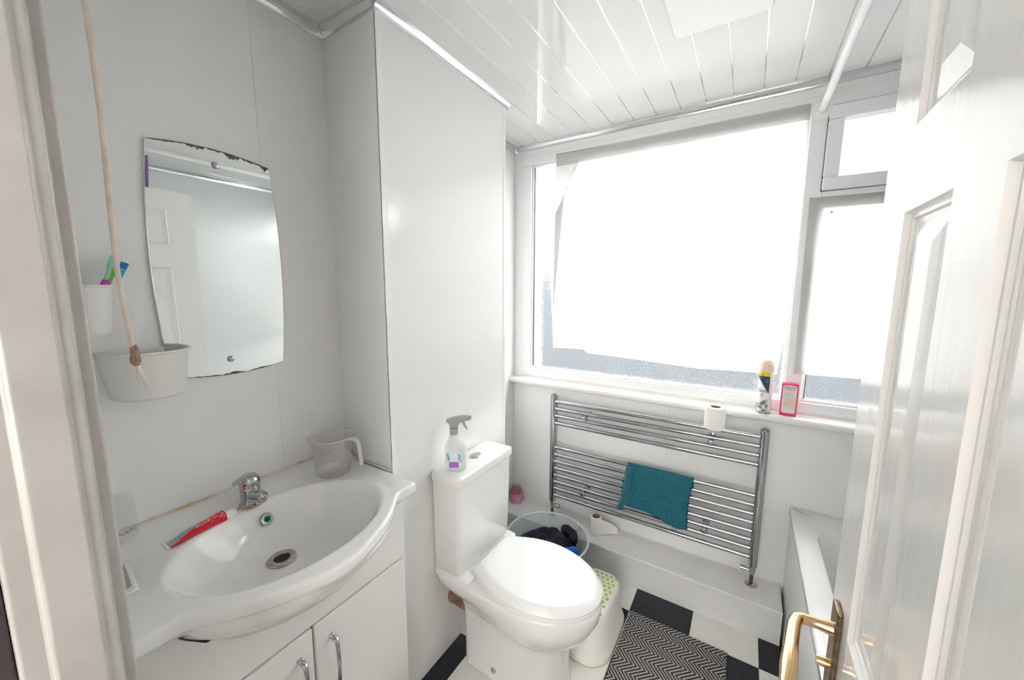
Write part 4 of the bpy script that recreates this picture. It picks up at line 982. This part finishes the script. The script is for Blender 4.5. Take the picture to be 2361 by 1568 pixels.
op = Matrix.Translation((ac[0]+.0125, ac[1]-.0150, cpz+.0365)) @ Vector((.50, -.55, .67)).to_track_quat('Z', 'Y').to_matrix().to_4x4()
obj('spray_opening', xf(MB().lathe([(.0115, -.002), (.0118, .0022), (.0098, .0026), (.0092, .0012)], (0, 0, 0), 24, sx=1.0, sy=.8), op), white_m, capo, smooth=True)
text('lettering', 'Glade', .0225, ink_m, af, wraptxt(ac[0], ac[1], .0275, az+.098, -PI/2-.55, af.location), shear=.25)
text('lettering', 'Special', .0085, red_m, af, wraptxt(ac[0], ac[1], .0275, az+.1715, -PI/2-.75, af.location))
for k, zz in enumerate((.083, .0785, .074)): obj('print_line', MB().grid(lambda u, v_: (ac[0]+.0274*math.cos(-PI/2-.55+.32*u), ac[1]+.0274*math.sin(-PI/2-.55+.32*u), az+zz+.0018*v_), 6, 1), ink_m, af)
for k, zz in enumerate((.147, .142, .138)): obj('print_line', MB().grid(lambda u, v_: (ac[0]+.0274*math.cos(-PI/2+.05+.28*u), ac[1]+.0274*math.sin(-PI/2+.05+.28*u), az+zz+.0018*v_), 6, 1), mat('olive_ink', (.30, .42, .10), .5), af)

# ---- medicine carton on the sill
mb0 = thing('medicine_box', 'crimson and cream medicine carton on the sill beside the air freshener', 'box', (.178, 1.966, az), rz=math.radians(-3))
obj('carton', MB().box(-.029, .029, -.016, .016, .0004, .138), pinkred, mb0, local=True, bevel=.0008, seg=1)
fp = [(-.0245, .0165), (-.0205, .0110), (.0185, .0110), (.0235, .0165), (.0245, .124), (.0225, .1305), (0, .1325), (-.0225, .1305), (-.0245, .124)]
fc = obj('front_print', MB().add([(x, -.0163, z) for x, z in fp], [tuple(range(len(fp)))]), cream_m, mb0, local=True)
text('lettering', 'Nizoral', .0140, ink_m, fc, lambda u, v_: Vector((u, -.0166, .1225+v_)))
obj('print_band', MB().add([(-.0165, -.0166, .1095), (.0165, -.0166, .1095), (.0165, -.0166, .1155), (-.0165, -.0166, .1155)], [(0, 1, 2, 3)]), pinkink, fc, local=True)
text('lettering', 'ketoconazole', .0052, white_m, fc, lambda u, v_: Vector((u, -.0168, .1125+v_)))
for k in range(5): obj('print_line', MB().add([(-.018+.002*(k % 2), -.0166, .099-.0045*k), (.016-.003*(k % 3), -.0166, .099-.0045*k), (.016-.003*(k % 3), -.0166, .1003-.0045*k), (-.018+.002*(k % 2), -.0166, .1003-.0045*k)], [(0, 1, 2, 3)]), mat('grey_ink', (.42, .42, .40), .5), fc, local=True)
for k in range(9):
    x = -.017+.0042*k; h = .028+.018*random.random(); obj('stripe', MB().add([(x, -.0166, .075-h), (x+.0022, -.0166, .075-h), (x+.0022, -.0166, .077), (x, -.0166, .077)], [(0, 1, 2, 3)]), mat('orange_wash', (.74, .52, .36), .5), fc, local=True)

# ---- pink pot on the ledge
pk = thing('pink_pot', 'small pink plastic pot in the ledge corner behind the toilet', 'pot', (-1.165, 1.925, ZL))
obj('pot', MB().lathe([(.030, ZL+.0005), (.034, ZL+.003), (.040, ZL+.060), (.041, ZL+.064), (.037, ZL+.064), (.030, ZL+.010)], (-1.165, 1.925, 0), 32), pink_m, pk, smooth=True, ang=45)
obj('pot_content', MB().lathe([(.036, ZL+.050), (.034, ZL+.072), (.028, ZL+.092), (.016, ZL+.098), (.001, ZL+.096)], (-1.165, 1.925, 0), 24), pinkd_m, pk, smooth=True)
